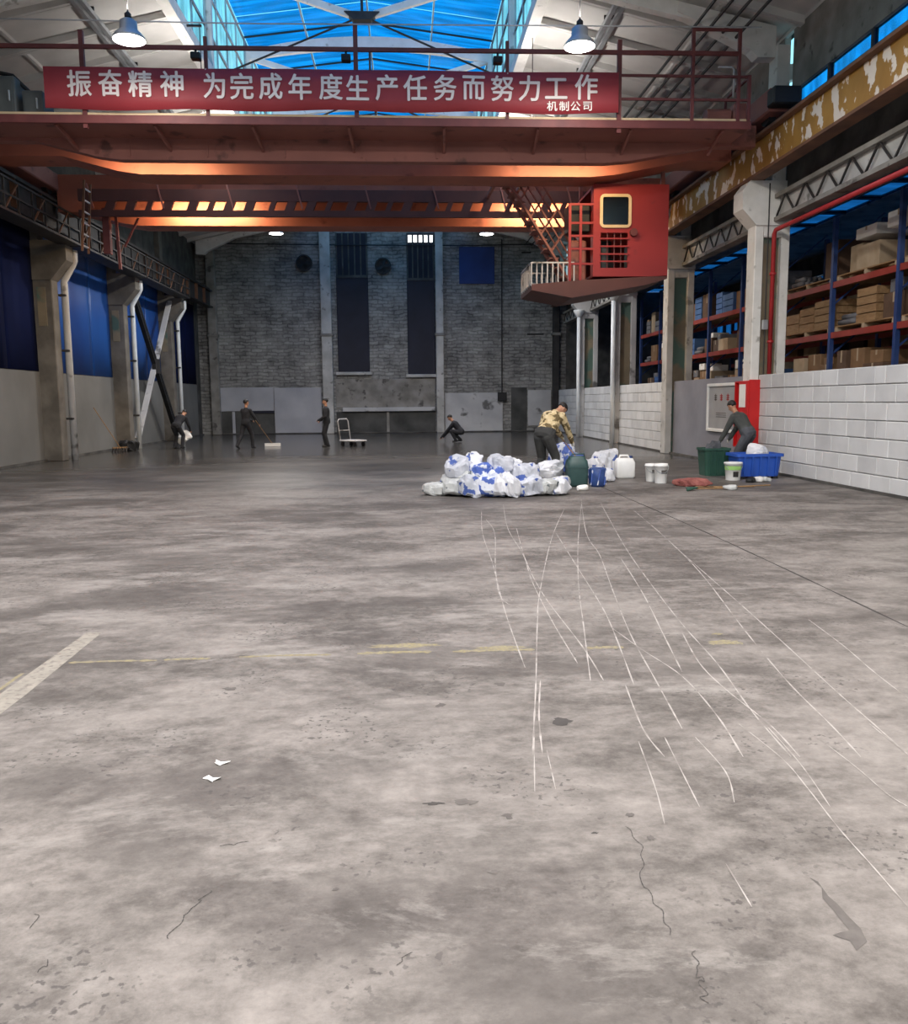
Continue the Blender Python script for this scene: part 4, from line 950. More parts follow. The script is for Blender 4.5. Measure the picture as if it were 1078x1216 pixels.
for q in range(1, 6): MB().bar((3.12,21.05+q*0.3,4.38), (3.12,21.05+q*0.3,4.93), 0.028).build('baluster', 'plaster_old', PL)
# stair from the far walkway down to the landing
S0, S1 = V((2.62,22.0,7.12)), V((4.20,22.0,4.62))
st = MB().bar(S0, S1, 0.05, 0.20, (0,1,0)).bar(S0+V((0,0.65,0)), S1+V((0,0.65,0)), 0.05, 0.20, (0,1,0)).build('cab_stair', 'crane_dark', CR)
for q in range(11):
    p = S0.lerp(S1, (q+0.5)/11); MB().box(p.x-0.11, p.x+0.11, 22.0, 22.65, p.z-0.015, p.z+0.015).build('tread', 'crane_dark', st)
for dy in (0, 0.65):
    up = V((0.42,0,0.62))
    MB().bar(S0+V((0,dy,0))+up, S1+V((0,dy,0))+up, 0.045).build('stair_handrail', 'crane_dark', st)
    MB().bar(S0+V((0,dy,0))+up*0.5, S1+V((0,dy,0))+up*0.5, 0.035).build('stair_handrail', 'crane_dark', st)
    for q in range(6):
        p = S0.lerp(S1, (q+0.3)/6)+V((0,dy,0)); MB().bar(p, p+up, 0.035).build('stair_baluster', 'crane_dark', st)
MB().bar((2.3,22.0,7.10), (3.2,22.0,7.10), 0.08).bar((2.3,22.65,7.1), (3.2,22.65,7.1), 0.08).box(2.3,3.2,22.0,22.7,7.12,7.15).bar((2.4,22.3,7.1),(2.4,24.4,7.2),0.08).bar((3.1,22.3,7.1),(3.1,24.4,7.2),0.08).build('stair_head', 'crane_dark', CR)
# access ladder and hanging legs at the left end
ld = MB().bar((-8.15,23.2,5.55), (-8.0,23.2,7.3), 0.05).bar((-8.15,23.65,5.55), (-8.0,23.65,7.3), 0.05).build('access_ladder', 'rust_steel', CR)
for q in range(6): MB().bar((-8.14+q*0.025,23.2,5.7+q*0.28), (-8.14+q*0.025,23.65,5.7+q*0.28), 0.035).build('rung', 'plaster_old', ld)
MB().bar((-7.95,24.6,5.7), (-7.95,24.6,6.9), 0.18).bar((-7.65,24.6,5.3),(-7.7,24.6,6.8),0.07).bar((-7.5,24.6,5.9),(-7.1,24.6,6.65),0.05).build('hanging_leg', 'rail_red', CR)

# ------------------------------------------------------------------ banner
BN0 = thing('banner', (-1.2, 17.93, 7.33), 'long red slogan banner with pale Chinese characters tied to the crane railing', 'banner')
N = 60; vs = []; fs = []
def bwave(u, w): return 17.90+0.018*math.sin(u*9.0)+0.012*math.sin(u*23+w*2)
for side in (0, 1):
    for i in range(N+1):
        u = i/N; x = -6.82+11.22*u; sag = 0.035*math.sin(u*math.pi*4)**2
        for j in range(4):
            w_ = j/3; z = 7.345+0.02*u-sag*(1-w_)+(0.765-0.01*math.sin(u*math.pi))*w_
            vs.append((x, bwave(u, w_)+0.006*side, z))
M_ = (N+1)*4
for i in range(N):
    for j in range(3):
        a = i*4+j; fs.append((a, a+4, a+5, a+1)); fs.append((M_+a, M_+a+1, M_+a+5, M_+a+4))
    fs.append((i*4, M_+i*4, M_+i*4+4, i*4+4)); fs.append((i*4+3, i*4+7, M_+i*4+7, M_+i*4+3))
MB().add(vs, fs).build('cloth', 'banner_red', BN0, True)
def glyph(ch, x, z, h, wd):
    cu = bpy.data.curves.new('character', 'FONT'); cu.body = ch; cu.align_x = 'CENTER'; cu.align_y = 'CENTER'; cu.size = h*1.02; cu.offset = 0; cu.extrude = 0.002
    cu.resolution_u = 3
    tmp = bpy.data.objects.new('character', cu); COL.objects.link(tmp)
    bpy.context.view_layer.update()
    me = bpy.data.meshes.new_from_object(tmp.evaluated_get(bpy.context.evaluated_depsgraph_get())); bpy.data.objects.remove(tmp)
    if len(me.vertices):
        xs = [v.co.x for v in me.vertices]; ys = [v.co.y for v in me.vertices]; cx_, cy_ = (min(xs)+max(xs))/2, (min(ys)+max(ys))/2
        u0 = (x+6.82)/11.22
        for v in me.vertices:
            gx = x+(v.co.x-cx_)*wd; gz = z+(v.co.y-cy_); u = (gx+6.82)/11.22
            v.co = (gx-x, bwave(u, (gz-7.35)/0.76)-0.022+v.co.z*0.5-17.88, gz-z)
    vs = [v.co.copy() for v in me.vertices]; fs = [tuple(p.vertices) for p in me.polygons]; b = MB()
    for q, (dx, dz) in enumerate(((0,0),(0.018,0),(-0.018,0),(0,0.016),(0,-0.016))): b.add([v+V((dx*h,-0.0004*q,dz*h)) for v in vs], fs)   # thickened strokes
    me = bpy.data.meshes.new('character'); me.from_pydata(b.v, [], b.f)
    o = link('banner_character', me, 'banner_ink', (x, 17.88, z), BN0); o.data.materials.clear(); o.data.materials.append(MATS['banner_ink'])
TXT = '振奋精神为完成年度生产任务而努力工作'
PX = [-6.15,-5.56,-4.99,-4.39,-3.58,-3.05,-2.49,-1.92,-1.32,-0.80,-0.23,0.33,0.92,1.49,2.06,2.60,3.14,3.74]
PZ = [7.80,7.81,7.80,7.81,7.79,7.78,7.78,7.77,7.78,7.77,7.78,7.78,7.79,7.80,7.80,7.81,7.81,7.84]
for ch, x, z in zip(TXT, PX, PZ): glyph(ch, x, z, 0.50, 0.94)
for ch, x in zip('机制公司', (3.06,3.30,3.53,3.77)): glyph(ch, x, 7.48, 0.19, 1.1)
for x in (-6.1, -3.74, -0.83, 2.17, 4.36):
    MB().tube([(x,17.92,8.09),(x,18.0,8.14),(x,18.05,8.10)], 0.012, 6).build('tie_string', 'paper_white', BN0)

# ------------------------------------------------------------------ people
def ik(a, b, l1, l2, pole):
    a, b = V(a), V(b); d = b-a; L = min(d.length, (l1+l2)*0.999); u = d.normalized()
    x = (l1*l1-l2*l2+L*L)/(2*L); h = math.sqrt(max(0, l1*l1-x*x)); p = V(pole); p = (p-u*p.dot(u)).normalized()
    return a+u*x+p*h
def person(name, label, loc, rotz, pelvis, spine, face, ank, wri, mats, kneep=None, elbp=None, head_up=None, scale=1.0, toe=None, cap=None, twist=0, bulk=1.12):
    """one continuous body: lofted torso and head, tapered limbs, hands with fingers, merged by a voxel remesh.
    local frame: faces +Y, X to its right; wrists and ankles placed by hand, knees and elbows solved"""
    pelvis = V(pelvis); sp_ = V(spine).normalized(); xr = V((math.cos(twist), math.sin(twist), 0)); xr = (xr-sp_*xr.dot(sp_)).normalized()
    fw = sp_.cross(xr)*-1; fw = xr.cross(sp_)*-1 if False else sp_.cross(xr)
    if fw.y < 0 and abs(sp_.z) > 0.3: fw = -fw
    px = V((1,0,0)); mb = MB(); bones = []
    def bone(a, b, ra, rb, key):
        a, b = V(a), V(b); bones.append((a, b, key))
        n = 5; d = (b-a).normalized()
        pts = [a-d*ra*0.7, a-d*ra*0.3]+[a.lerp(b, t/n) for t in range(n+1)]+[b+d*rb*0.3, b+d*rb*0.7]
        rs = [ra*0.45, ra*0.9]+[ra+(rb-ra)*t/n for t in range(n+1)]+[rb*0.9, rb*0.45]
        mb.tube(pts, rs, 10)
    # torso
    chest = pelvis+sp_*0.40; neck = pelvis+sp_*0.53
    rows = ((-0.10,0.11,0.09),(-0.04,0.165,0.125),(0.05,0.17,0.125),(0.16,0.15,0.11),(0.28,0.165,0.12),(0.40,0.19,0.125),(0.48,0.17,0.10),(0.53,0.08,0.065),(0.57,0.055,0.055))
    mb.loft([[pelvis+sp_*t+xr*a*(bulk if t < 0.5 else 1)*math.cos(2*math.pi*k/14)+fw*b*(bulk if t < 0.5 else 1)*math.sin(2*math.pi*k/14) for k in range(14)] for t, a, b in rows])
    bones.append((pelvis-sp_*0.05, pelvis+sp_*0.02, 'legs')); bones.append((pelvis+sp_*0.16, neck-sp_*0.06, 'top'))
    # head
    hu = V(head_up or (sp_+V((0,0,0.6)))).normalized(); hf = V(face); hf = (hf-hu*hf.dot(hu)).normalized(); hx = hf.cross(hu)
    hb = neck+hu*0.09
    bone(neck-sp_*0.03, hb+hu*0.02, 0.058, 0.055, 'skin')
    hr = ((0.0,0.035,0.035,0.035),(0.03,0.055,0.065,0.02),(0.08,0.070,0.086,0.008),(0.13,0.077,0.096,0.0),(0.17,0.074,0.094,-0.004),(0.205,0.055,0.07,-0.006),(0.225,0.02,0.03,-0.006))
    mb.loft([[hb+hu*t+hf*(o+b*math.sin(2*math.pi*k/14))+hx*a*math.cos(2*math.pi*k/14) for k in range(14)] for t, a, b, o in hr])
    bones.append((hb+hu*0.06, hb+hu*0.14, 'skin'))
    mb.ell(hb+hf*0.105+hu*0.085, (0.015,0.015,0.022), 8, 6); mb.ell(hb+hf*0.09+hu*0.05, (0.02,0.012,0.010), 8, 6)
    for s in (-1, 1): mb.ell(hb+hx*s*0.08+hu*0.095-hf*0.005, (0.012,0.02,0.03), 8, 6)
    # limbs
    hands = []
    for i, s in enumerate((-1, 1)):
        sh = pelvis+sp_*0.46+xr*s*0.185; w = V(wri[i])
        e = ik(sh, w, 0.29, 0.26, (elbp[i] if elbp else (s*0.6,-0.8,-0.3)))
        bone(pelvis+sp_*0.45+xr*s*0.10, sh, 0.075, 0.07, 'top'); bone(sh, e, 0.064*bulk, 0.052*bulk, 'top'); bone(e, w, 0.050*bulk, 0.040*bulk, 'top')
        d = (w-e).normalized(); side = d.cross(V((0,0,1)) if abs(d.z) < 0.9 else V((0,1,0))).normalized(); nrm = side.cross(d)
        pc = w+d*0.055; bone(w, w+d*0.09, 0.028, 0.032, 'hand'); mb.ell(pc, (0.04,0.04,0.04), 8, 6); bones.append((w+d*0.02, w+d*0.16, 'hand'))
        for q, (o, ln) in enumerate(((-0.03,0.062),(-0.010,0.072),(0.011,0.068),(0.03,0.052))):
            b0 = w+d*0.085+side*o; b1 = b0+d*ln*0.5-nrm*0.010; b2 = b1+d*ln*0.30-nrm*0.026
            mb.tube([b0-d*0.02,b0,b1,b2], [0.011,0.0105,0.010,0.008], 6)
        b0 = w+d*0.04-side*0.032; mb.tube([b0,b0-side*0.02+d*0.025,b0-side*0.024+d*0.058-nrm*0.012], [0.013,0.011,0.009], 6)
        hands.append(w+d*0.10-nrm*0.02)
        hip = pelvis-sp_*0.04+px*s*0.09; a = V(ank[i])
        k = ik(hip, a, 0.43, 0.42, (kneep[i] if kneep else (s*0.1,1,0)))
        bone(hip, k, 0.092*bulk, 0.068*bulk, 'legs'); bone(k, a, 0.066*bulk, 0.054*bulk, 'legs')
        f = V(toe[i]) if toe else V((0.02*s,1,-0.05)); f = f.normalized(); heel = V((a.x, a.y, a.z-0.035))-f*0.05
        bone(heel, a+f*0.13+V((0,0,-0.045)), 0.042, 0.034, 'shoe'); bone(a, V((a.x, a.y, a.z-0.03)), 0.045, 0.045, 'shoe')
    me = mb.mesh(name); tmp = bpy.data.objects.new(name, me); COL.objects.link(tmp)
    rm = tmp.modifiers.new('r', 'REMESH'); rm.mode = 'VOXEL'; rm.voxel_size = 0.0105
    sm = tmp.modifiers.new('s', 'SMOOTH'); sm.factor = 0.5; sm.iterations = 2
    bpy.context.view_layer.update()
    body = bpy.data.meshes.new_from_object(tmp.evaluated_get(bpy.context.evaluated_depsgraph_get())); bpy.data.objects.remove(tmp)
    keys = ['skin','top','legs','hand','shoe']
    for q in keys: body.materials.append(MATS[mats[q]])
    seg = [(a, b-a, max((b-a).length_squared, 1e-9), keys.index(q)) for a, b, q in bones]
    for p in body.polygons:
        c = p.center; best = 9; bi = 0
        for a, d, l2, q in seg:
            t = max(0, min(1, (c-a).dot(d)/l2)); ds = (c-a-d*t).length
            if q == 1 or q == 2: ds -= 0.045
            if ds < best: best, bi = ds, q
        p.material_index = bi; p.use_smooth = True
    o = bpy.data.objects.new(name, body); COL.objects.link(o); tag(o, label, 'person'); WORLD[o.name] = V((0,0,0))
    # hair or cap as a child that hugs the skull
    hm = MB(); ctr = hb+hu*0.145-hf*0.008; R3 = Matrix((hx, hf, hu)).transposed(); rings = []
    for i in range(7):
        t = math.radians(8+i*15); row = []
        for k in range(16):
            a = 2*math.pi*k/16; tt = t*(0.80 if math.sin(a) > 0.3 else (1.0 if math.sin(a) > -0.3 else 1.32))
            row.append(ctr+R3 @ V((0.087*math.sin(tt)*math.cos(a), 0.108*math.sin(tt)*math.sin(a), 0.096*math.cos(tt))))
        rings.append(row)
    h = hm.loft(rings).build(cap or 'hair', 'hair' if not cap else mats.get('cap', 'hair'), o, True)
    if cap: MB().ell(hb+hu*0.165+hf*0.12, (0.06,0.06,0.012), 12, 6).build('cap_brim', mats['cap'], o, True)
    o.location = loc; o.rotation_euler = (0,0,rotz); o.scale = (scale,)*3
    Mw = Matrix.Translation(V(loc)) @ Matrix.Rotation(rotz, 4, 'Z') @ Matrix.Scale(scale, 4)
    return o, [Mw @ q for q in hands]
DARK = dict(skin='skin', top='cloth_black', legs='cloth_black', hand='skin', shoe='shoe')
pi = math.pi
# man walking with a push broom (back to the camera, stepping right)
p1, h1 = person('person', 'man in black walking along the far wall pushing a long broom', (-5.74,31.8,0), -0.55, (0,0,0.93), (0.0,0.10,1), (0.3,1,-0.1),
    [(-0.12,-0.36,0.13),(0.10,0.22,0.09)], [(-0.05,0.34,1.02),(0.30,0.33,0.92)], DARK, toe=[(0,1,-0.55),(0.05,1,-0.05)], head_up=(0,0.05,1))
# standing man in profile
p2, h2 = person('person', 'man in dark clothes standing still beside the platform trolley', (-2.85,32.2,0), pi/2+0.1, (0,0,0.95), (0.0,0.03,1), (0,1,-0.15),
    [(-0.10,-0.03,0.085),(0.10,0.04,0.085)], [(-0.16,0.26,1.02),(0.20,0.22,0.98)], DARK, head_up=(0,0.08,1))
# crouching man
p3, h3 = person('person', 'man in black crouching low on the wet floor before the far wall', (2.15,35.0,0), pi/2-0.25, (0,-0.18,0.42), (0.0,0.62,0.75), (0,1,-0.7),
    [(-0.13,0.02,0.085),(0.13,-0.12,0.10)], [(-0.12,0.60,0.22),(0.20,0.56,0.24)], DARK, kneep=[(-0.3,1,0.6),(0.4,1,0.5)], head_up=(0,0.6,0.8))
# bending man at the left wall
p4, h4 = person('person', 'man in dark clothes bending over a white bag by the left cross brace', (-8.3,32.3,0), -0.3, (0,-0.12,0.84), (0.05,0.75,0.66), (0,1,-0.8),
    [(-0.13,-0.05,0.085),(0.13,0.02,0.085)], [(-0.18,0.45,0.68),(0.20,0.48,0.68)], DARK, kneep=[(-0.1,1,0),(0.1,1,0)], head_up=(0,0.8,0.55))
# man in camouflage stirring the drum (three-quarter back view)
CAMO = dict(skin='skin', top='camo', legs='trouser_dark', hand='glove', shoe='shoe', cap='rag_red')
p5, h5 = person('person', 'man in camouflage jacket leaning over the dark green drum', (2.86,17.15,0), -0.80, (0,-0.08,0.91), (0.02,0.62,0.80), (0.25,1,-1.4),
    [(-0.17,-0.10,0.085),(0.17,0.06,0.085)], [(-0.13,0.62,0.88),(0.20,0.52,0.80)], CAMO, elbp=[(-0.9,-0.1,-0.2),(0.9,-0.3,-0.2)], head_up=(0.15,0.95,0.35), scale=1.06, bulk=1.30)
GREY = dict(skin='skin', top='cloth_grey', legs='trouser_grey', hand='glove', shoe='shoe')
p6, h6 = person('person', 'man in grey jacket bending beside the blue bin under the fire cabinet', (7.55,18.75,0), 0.70, (0,-0.10,0.89), (0.0,0.58,0.82), (0.1,1,-0.7),
    [(-0.14,-0.06,0.085),(0.14,0.0,0.085)], [(-0.22,0.44,0.74),(0.16,0.42,0.78)], GREY, head_up=(0,0.55,0.85), elbp=[(-0.9,-0.5,-0.1),(0.9,-0.6,-0.1)], bulk=1.25)

# ------------------------------------------------------------------ things on the floor
# broom held by the walking man
a = h1[1]
t = thing('push_broom', (-4.98,33.0,0), 'pale push broom held by the walking man', 'broom')
hd = V((-4.98,33.0,0.1))
d_ = (hd-a).normalized()
MB().tube([a-d_*0.35, a, hd], 0.014, 6).build('handle', 'wood', t)
MB().bar(hd+V((-0.28,-0.10,0)), hd+V((0.28,0.10,0)), 0.09, 0.06).build('head', 'white_plastic', t)
MB().bar(hd+V((-0.28,-0.10,-0.055)), hd+V((0.28,0.10,-0.055)), 0.08, 0.07).build('bristles', 'white_plastic', t)
# platform trolley
t = thing('platform_trolley', (-2.0,32.5,0), 'white platform trolley with a raised push handle', 'trolley'); t.rotation_euler.z = -0.75
MB().bbox(-2.32, -1.42, 32.2, 32.8, 0.19, 0.25, 0.02).build('deck', 'plaster_old', t)
MB().tube([(-2.28,32.24,0.25),(-2.40,32.24,0.95),(-2.40,32.30,1.02),(-2.40,32.70,1.02),(-2.40,32.76,0.95),(-2.28,32.76,0.25)], 0.022, 8).build('handle', 'plaster_old', t, True)
MB().bar((-2.34,32.24,0.6), (-2.34,32.76,0.6), 0.03).build('cross_bar', 'plaster_old', t)
for x in (-2.2, -1.55):
    for yy in (32.28, 32.72):
        mb = MB(); mb.loft([[(x+0.09*math.cos(k*pi/8), yy+dy, 0.09+0.09*math.sin(k*pi/8)) for k in range(16)] for dy in (-0.02, 0.02)]); wv = mb.build('caster', 'black', t)
        MB().box(x-0.03, x+0.03, yy-0.035, yy+0.035, 0.1, 0.19).build('fork', 'steel_dark', wv)
# sacks
from mathutils import noise as mnoise
def sack_mesh(seed, L, W, H, neck=True):
    """a slumped woven sack: boxy pillow, pinched mouth, folds and dents from ridged noise"""
    r = random.Random(seed); N, Mr = 17, 12; rings = []
    ph = [r.uniform(0, 6.28) for _ in range(8)]; off = V((seed*3.7, seed*1.3, seed*2.1))
    for i in range(Mr+1):
        u = i/Mr; s = math.sin(pi*(0.04+0.92*u))**0.42
        if neck and u > 0.80: s *= max(0.20, 1-(u-0.80)*5.0)
        row = []
        for k in range(N):
            a = 2*pi*k/N; ca, sa = math.cos(a), math.sin(a)
            e = 0.52; x = math.copysign(abs(ca)**e, ca); z = math.copysign(abs(sa)**e, sa)
            p = V(((u-0.5)*L, x*W/2*s, z*H/2*s))
            f1 = mnoise.noise(p*5.0+off); f2 = 1-2*abs(mnoise.noise(p*9.0+off*2)); f3 = 1-2*abs(mnoise.noise(p*20.0+off*3))
            wob = 1+0.36*f1+0.26*f2+0.10*f3
            row.append((p.x+0.05*L*f1, p.y*wob+0.08*W*math.sin(u*5+ph[4]), max(-0.42*H, p.z*wob)+H*0.42+0.08*H*math.sin(u*6+ph[5])))
        rings.append(row)
    mb = MB(); mb.loft(rings); z0 = min(v[2] for v in mb.v); mb.v = [(x, y, z-z0) for x, y, z in mb.v]; return mb
def sack(seed, x, y, z, L, W, H, rz, tilt, m, lb, grp, roll=0):
    me = sack_mesh(seed, L*0.98, W*0.96, H*1.0).mesh('sack', False); me.materials.append(MATS[m])
    o = bpy.data.objects.new('sack', me); COL.objects.link(o); o.rotation_euler = (roll, tilt, rz)
    Rm = o.rotation_euler.to_matrix(); zz = min((Rm @ v.co).z for v in me.vertices)
    o.location = (x, y, z-zz); return tag(o, lb, 'sack', grp)
PG = 'sacks in the white and blue pile'
SK = [ # seed x y z L W H rz tilt mat label
 (1,0.62,15.25,0,0.62,0.40,0.22,0.2,0,'sack_pale','grey-white empty sack at the far left foot of the pile'),
 (2,0.92,15.05,0,0.60,0.42,0.30,1.0,0.1,'sack_pale','dirty white sack second from the left along the pile foot'),
 (3,1.22,14.85,0,0.62,0.44,0.34,-0.4,0.0,'sack_dull','white and blue sack at the front left of the pile'),
 (4,1.48,14.80,0,0.55,0.42,0.36,1.3,0.15,'sack_blue','blue printed sack in the middle of the pile front'),
 (5,1.80,14.72,0,0.60,0.46,0.36,-0.2,0.0,'sack_white','bulging white sack with a blue base at the pile front, right of centre'),
 (6,2.14,14.85,0,0.58,0.42,0.30,0.5,0.0,'sack_dull','white sack at the right foot of the main pile'),
 (7,0.95,15.45,0.0,0.6,0.45,0.34,0.4,0.0,'sack_dull','white sack low in the pile, behind the left end'),
 (8,1.35,15.45,0,0.66,0.5,0.36,-0.6,0,'sack_blue','blue sack buried in the pile back'),
 (9,1.75,15.40,0,0.62,0.5,0.38,0.3,0,'sack_dull','white sack low behind the pile centre'),
 (10,2.15,15.35,0,0.62,0.46,0.34,-0.8,0,'sack_pale','grey white sack low behind the pile right end'),
 (11,0.98,15.20,0.28,0.55,0.40,0.32,0.9,-0.2,'sack_dull','round white sack on the upper left of the pile'),
 (12,1.28,15.28,0.34,0.52,0.36,0.32,-0.3,-0.5,'sack_white','upright white sack peak at the top left of the pile'),
 (13,1.38,15.02,0.26,0.50,0.38,0.28,0.7,0.1,'sack_blue','blue and white sack in the upper centre of the pile'),
 (14,1.68,15.15,0.32,0.58,0.42,0.34,-0.9,0.2,'sack_dull','large white sack on the top right of the pile centre'),
 (15,1.90,15.32,0.34,0.55,0.34,0.26,-0.5,0.1,'sack_white','white sack with flapped mouth crowning the pile on the right'),
 (16,2.12,15.05,0.22,0.55,0.42,0.30,-0.7,0.15,'sack_dull','white sack leaning on the right side of the pile'),
 (17,1.12,15.00,0.10,0.50,0.36,0.28,-1.0,0.2,'sack_pale','crumpled dull sack between the left front sacks'),
 (18,1.62,14.95,0.14,0.48,0.34,0.30,0.2,-0.3,'sack_blue','small blue sack wedged above the pile front centre'),
 (19,2.52,14.90,0,0.50,0.36,0.26,0.4,0,'sack_pale','crumpled white sack just right of the pile'),
 (20,2.72,14.95,0,0.46,0.40,0.28,-0.5,0,'sack_white','lone white sack nearest the drum, right of the pile'),
]
for sd, x, y, z, L, W, H, rz, tl, m, lb in SK: sack(sd, x, y, z, L, W, H, rz, tl, m, lb, PG)
SG = 'sacks around the drum'
sack(31, 2.88,16.75,0,0.5,0.42,0.5,1.2,-0.9,'sack_white','upright white sack between the camouflaged man and the drum',SG)
sack(32, 3.72,18.6,0,0.7,0.5,0.40,0.2,0,'sack_blue','blue sack lying behind the green drum',SG)
sack(33, 4.05,18.2,0,0.6,0.42,0.36,-0.4,0,'sack_white','white sack behind the blue tub',SG)
sack(34, 4.30,18.5,0.0,0.6,0.45,0.55,0.5,0.2,'sack_white','white and blue sack left of the square white jerrycan',SG)
sack(35, 3.30,18.2,0.0,0.6,0.45,0.6,0.5,0.3,'sack_blue','blue sack propped up behind the camouflaged man',SG)
sack(36, 4.1,17.3,0,0.45,0.36,0.26,1.0,0,'sack_white','small white sack right of the blue tub',SG)
sack(37, 2.98,16.2,0,0.42,0.32,0.2,0.3,0,'sack_pale','flattened pale sack left of the drum foot',SG)
tag(sack_mesh(40,0.55,0.36,0.4,False).build('bag','white_plastic'), 'white bag lifted by the man bending at the left wall', 'bag')
bg = bpy.data.objects['bag']; bg.rotation_euler = (0,-0.5,0.4); bg.location = (h4[0]+h4[1])/2+V((0.02,-0.05,-0.38))
# drum, jerrycan, tub and buckets
def rrect(cx_, cy_, a, b, r, z, n=4):
    pts = []
    for sx, sy, a0 in ((1,1,0),(-1,1,90),(-1,-1,180),(1,-1,270)):
        for k in range(n+1):
            t = math.radians(a0+90*k/n); pts.append((cx_+sx*(a-r)+r*math.cos(t), cy_+sy*(b-r)+r*math.sin(t), z))
    return pts
x, y = 3.31, 16.35
t = thing('drum', (x, y, 0), 'dark green open plastic drum beside the camouflaged man', 'drum')
MB().loft([rrect(x,y,.16,.14,.06,0.0),rrect(x,y,.195,.17,.07,0.05),rrect(x,y,.205,.18,.07,0.40),rrect(x,y,.19,.165,.07,0.50),rrect(x,y,.15,.13,.05,0.54),rrect(x,y,.15,.13,.05,0.58),rrect(x,y,.135,.115,.05,0.58),rrect(x,y,.135,.115,.05,0.50)]).build('body', 'drum_green', t, True)
MB().loft([rrect(x,y,.212,.187,.07,0.36),rrect(x,y,.212,.187,.07,0.39)]).build('hoop', 'drum_green', t)
MB().tube([(x-.12,y-.1,0.56),(x-.12,y-.12,0.63),(x+.12,y-.12,0.63),(x+.12,y-.1,0.56)], 0.014).build('handle', 'drum_green', t, True)
tag(MB().tube([h5[0]+V((-0.25,-0.05,0.20)), h5[0], V((3.34,16.42,0.52))], 0.013, 6).build('stirring_stick', 'wood'), 'thin stick the camouflaged man stirs into the drum', 'stick')
x, y = 4.66, 17.95
t = thing('jerrycan', (x, y, 0), 'square white plastic jerrycan right of the drum and sacks', 'jerrycan')
MB().loft([rrect(x,y,.17,.13,.05,0.0),rrect(x,y,.20,.15,.05,0.04),rrect(x,y,.20,.15,.05,0.34),rrect(x,y,.16,.12,.05,0.42),rrect(x,y,.06,.06,.03,0.43)]).build('body', 'white_plastic', t, True)
MB().tube([(x-.13,y,0.40),(x-.10,y,0.48),(x+.06,y,0.48),(x+.10,y,0.41)], 0.022).build('handle', 'white_plastic', t, True)
MB().lathe([(0.035,0.42),(0.035,0.47)], (x+0.13,y,0), 10).build('cap', 'tub_blue', t)
x, y = 3.70, 16.25
t = thing('tub', (x, y, 0), 'dark blue wrapped tub right of the green drum', 'tub')
MB().lathe([(0.13,0),(0.155,0.05),(0.165,0.34),(0.15,0.36),(0.14,0.30)], (x,y,0), 14).build('body', 'tub_blue', t, True)
for k in range(7):
    a = k*2*pi/7; MB().tube([(x+.16*math.cos(a),y+.16*math.sin(a),0.04),(x+.17*math.cos(a+.3),y+.17*math.sin(a+.3),0.33)], 0.012, 6).build('strap', 'sack_blue', t)
def bucket(x, y, h, r, lb, lid=None, band=False):
    t = thing('bucket', (x, y, 0), lb, 'bucket', 'white buckets')
    MB().lathe([(r*0.82,0),(r*0.84,0.01),(r*0.98,h*0.86),(r*1.06,h*0.87),(r*1.06,h*0.92),(r,h*0.93),(r*1.02,h),(r*0.95,h),(r*0.80,0.03)] if not lid else [(r*0.82,0),(r*0.84,0.01),(r*0.98,h*0.86),(r*1.06,h*0.87),(r*1.06,h*0.92),(r,h*0.93)], (x,y,0), 18).build('body', 'white_plastic', t, True)
    if lid: MB().lathe([(r*1.08,h*0.9),(r*1.10,h*0.98),(r*1.0,h),(r*0.9,h*0.98)], (x,y,0), 18).build('lid', lid, t, True)
    if band:
        MB().lathe([(r*0.955,h*0.58),(r*0.99,h*0.80)], (x,y,0), 18, False).build('label_band', 'lime', t)
        MB().loft([[(x+r*f*math.sin(a), y-r*f*math.cos(a), z) for a in (-0.35,-0.1,0.15,0.35)] for f, z in ((0.905,h*0.2),(0.945,h*0.5))], False).build('label_patch', 'steel_dark', t)
    else:
        MB().loft([[(x+r*f*math.sin(a), y-r*f*math.cos(a), z) for a in (-0.2,0.2,0.6,0.9)] for f, z in ((0.955,h*0.5),(0.985,h*0.68))], False).build('label_patch', 'stain', t)
    n = 8; MB().tube([(x+r*1.06*math.cos(pi*k/n), y-0.03-0.10*math.sin(pi*k/n), h*0.88-h*0.35*math.sin(pi*k/n)) for k in range(n+1)], 0.006, 6).build('wire_handle', 'galv', t)
bucket(5.00, 17.12, 0.36, 0.13, 'white bucket half hidden behind another white bucket')
bucket(5.07, 16.72, 0.39, 0.135, 'white bucket standing in front of another, left of the red sack')
bucket(6.70, 17.15, 0.37, 0.17, 'white bucket with pale lime lid and dark label in front of the blue bin', 'white_plastic', True)
# blue bin with sacks, green bin behind it
x0, x1, y0, y1 = 6.86, 7.80, 17.30, 17.95
t = thing('storage_bin', (7.33, 17.6, 0), 'large blue plastic bin by the block wall', 'bin')
mb = MB(); cx_, cy_ = (x0+x1)/2, (y0+y1)/2
mb.loft([rrect(cx_,cy_,.42,.28,.06,0.05),rrect(cx_,cy_,.46,.31,.06,0.46),rrect(cx_,cy_,.50,.35,.06,0.46),rrect(cx_,cy_,.50,.35,.06,0.52),rrect(cx_,cy_,.45,.30,.05,0.52),rrect(cx_,cy_,.41,.27,.05,0.09)]); mb.build('body', 'bin_blue', t)
for k in range(5): MB().bar((x0+0.14+k*0.165,y0+0.02,0.08), (x0+0.14+k*0.165,y0-0.02,0.46), 0.03, 0.03).build('rib', 'bin_blue', t)
for x in (x0+0.12, x1-0.12):
    for y in (y0+0.1, y1-0.1): MB().box(x-0.05, x+0.05, y-0.05, y+0.05, 0, 0.07).build('foot', 'black', t)
sack(50, 7.46,17.66,0.24,0.46,0.36,0.40,0.4,-0.3,'sack_white','white sack heaped in the blue bin, upper one',"sacks in the blue bin")
sack(51, 7.22,17.64,0.10,0.36,0.28,0.30,0.1,0,'sack_pale','pale sack lying low in the blue bin',"sacks in the blue bin")
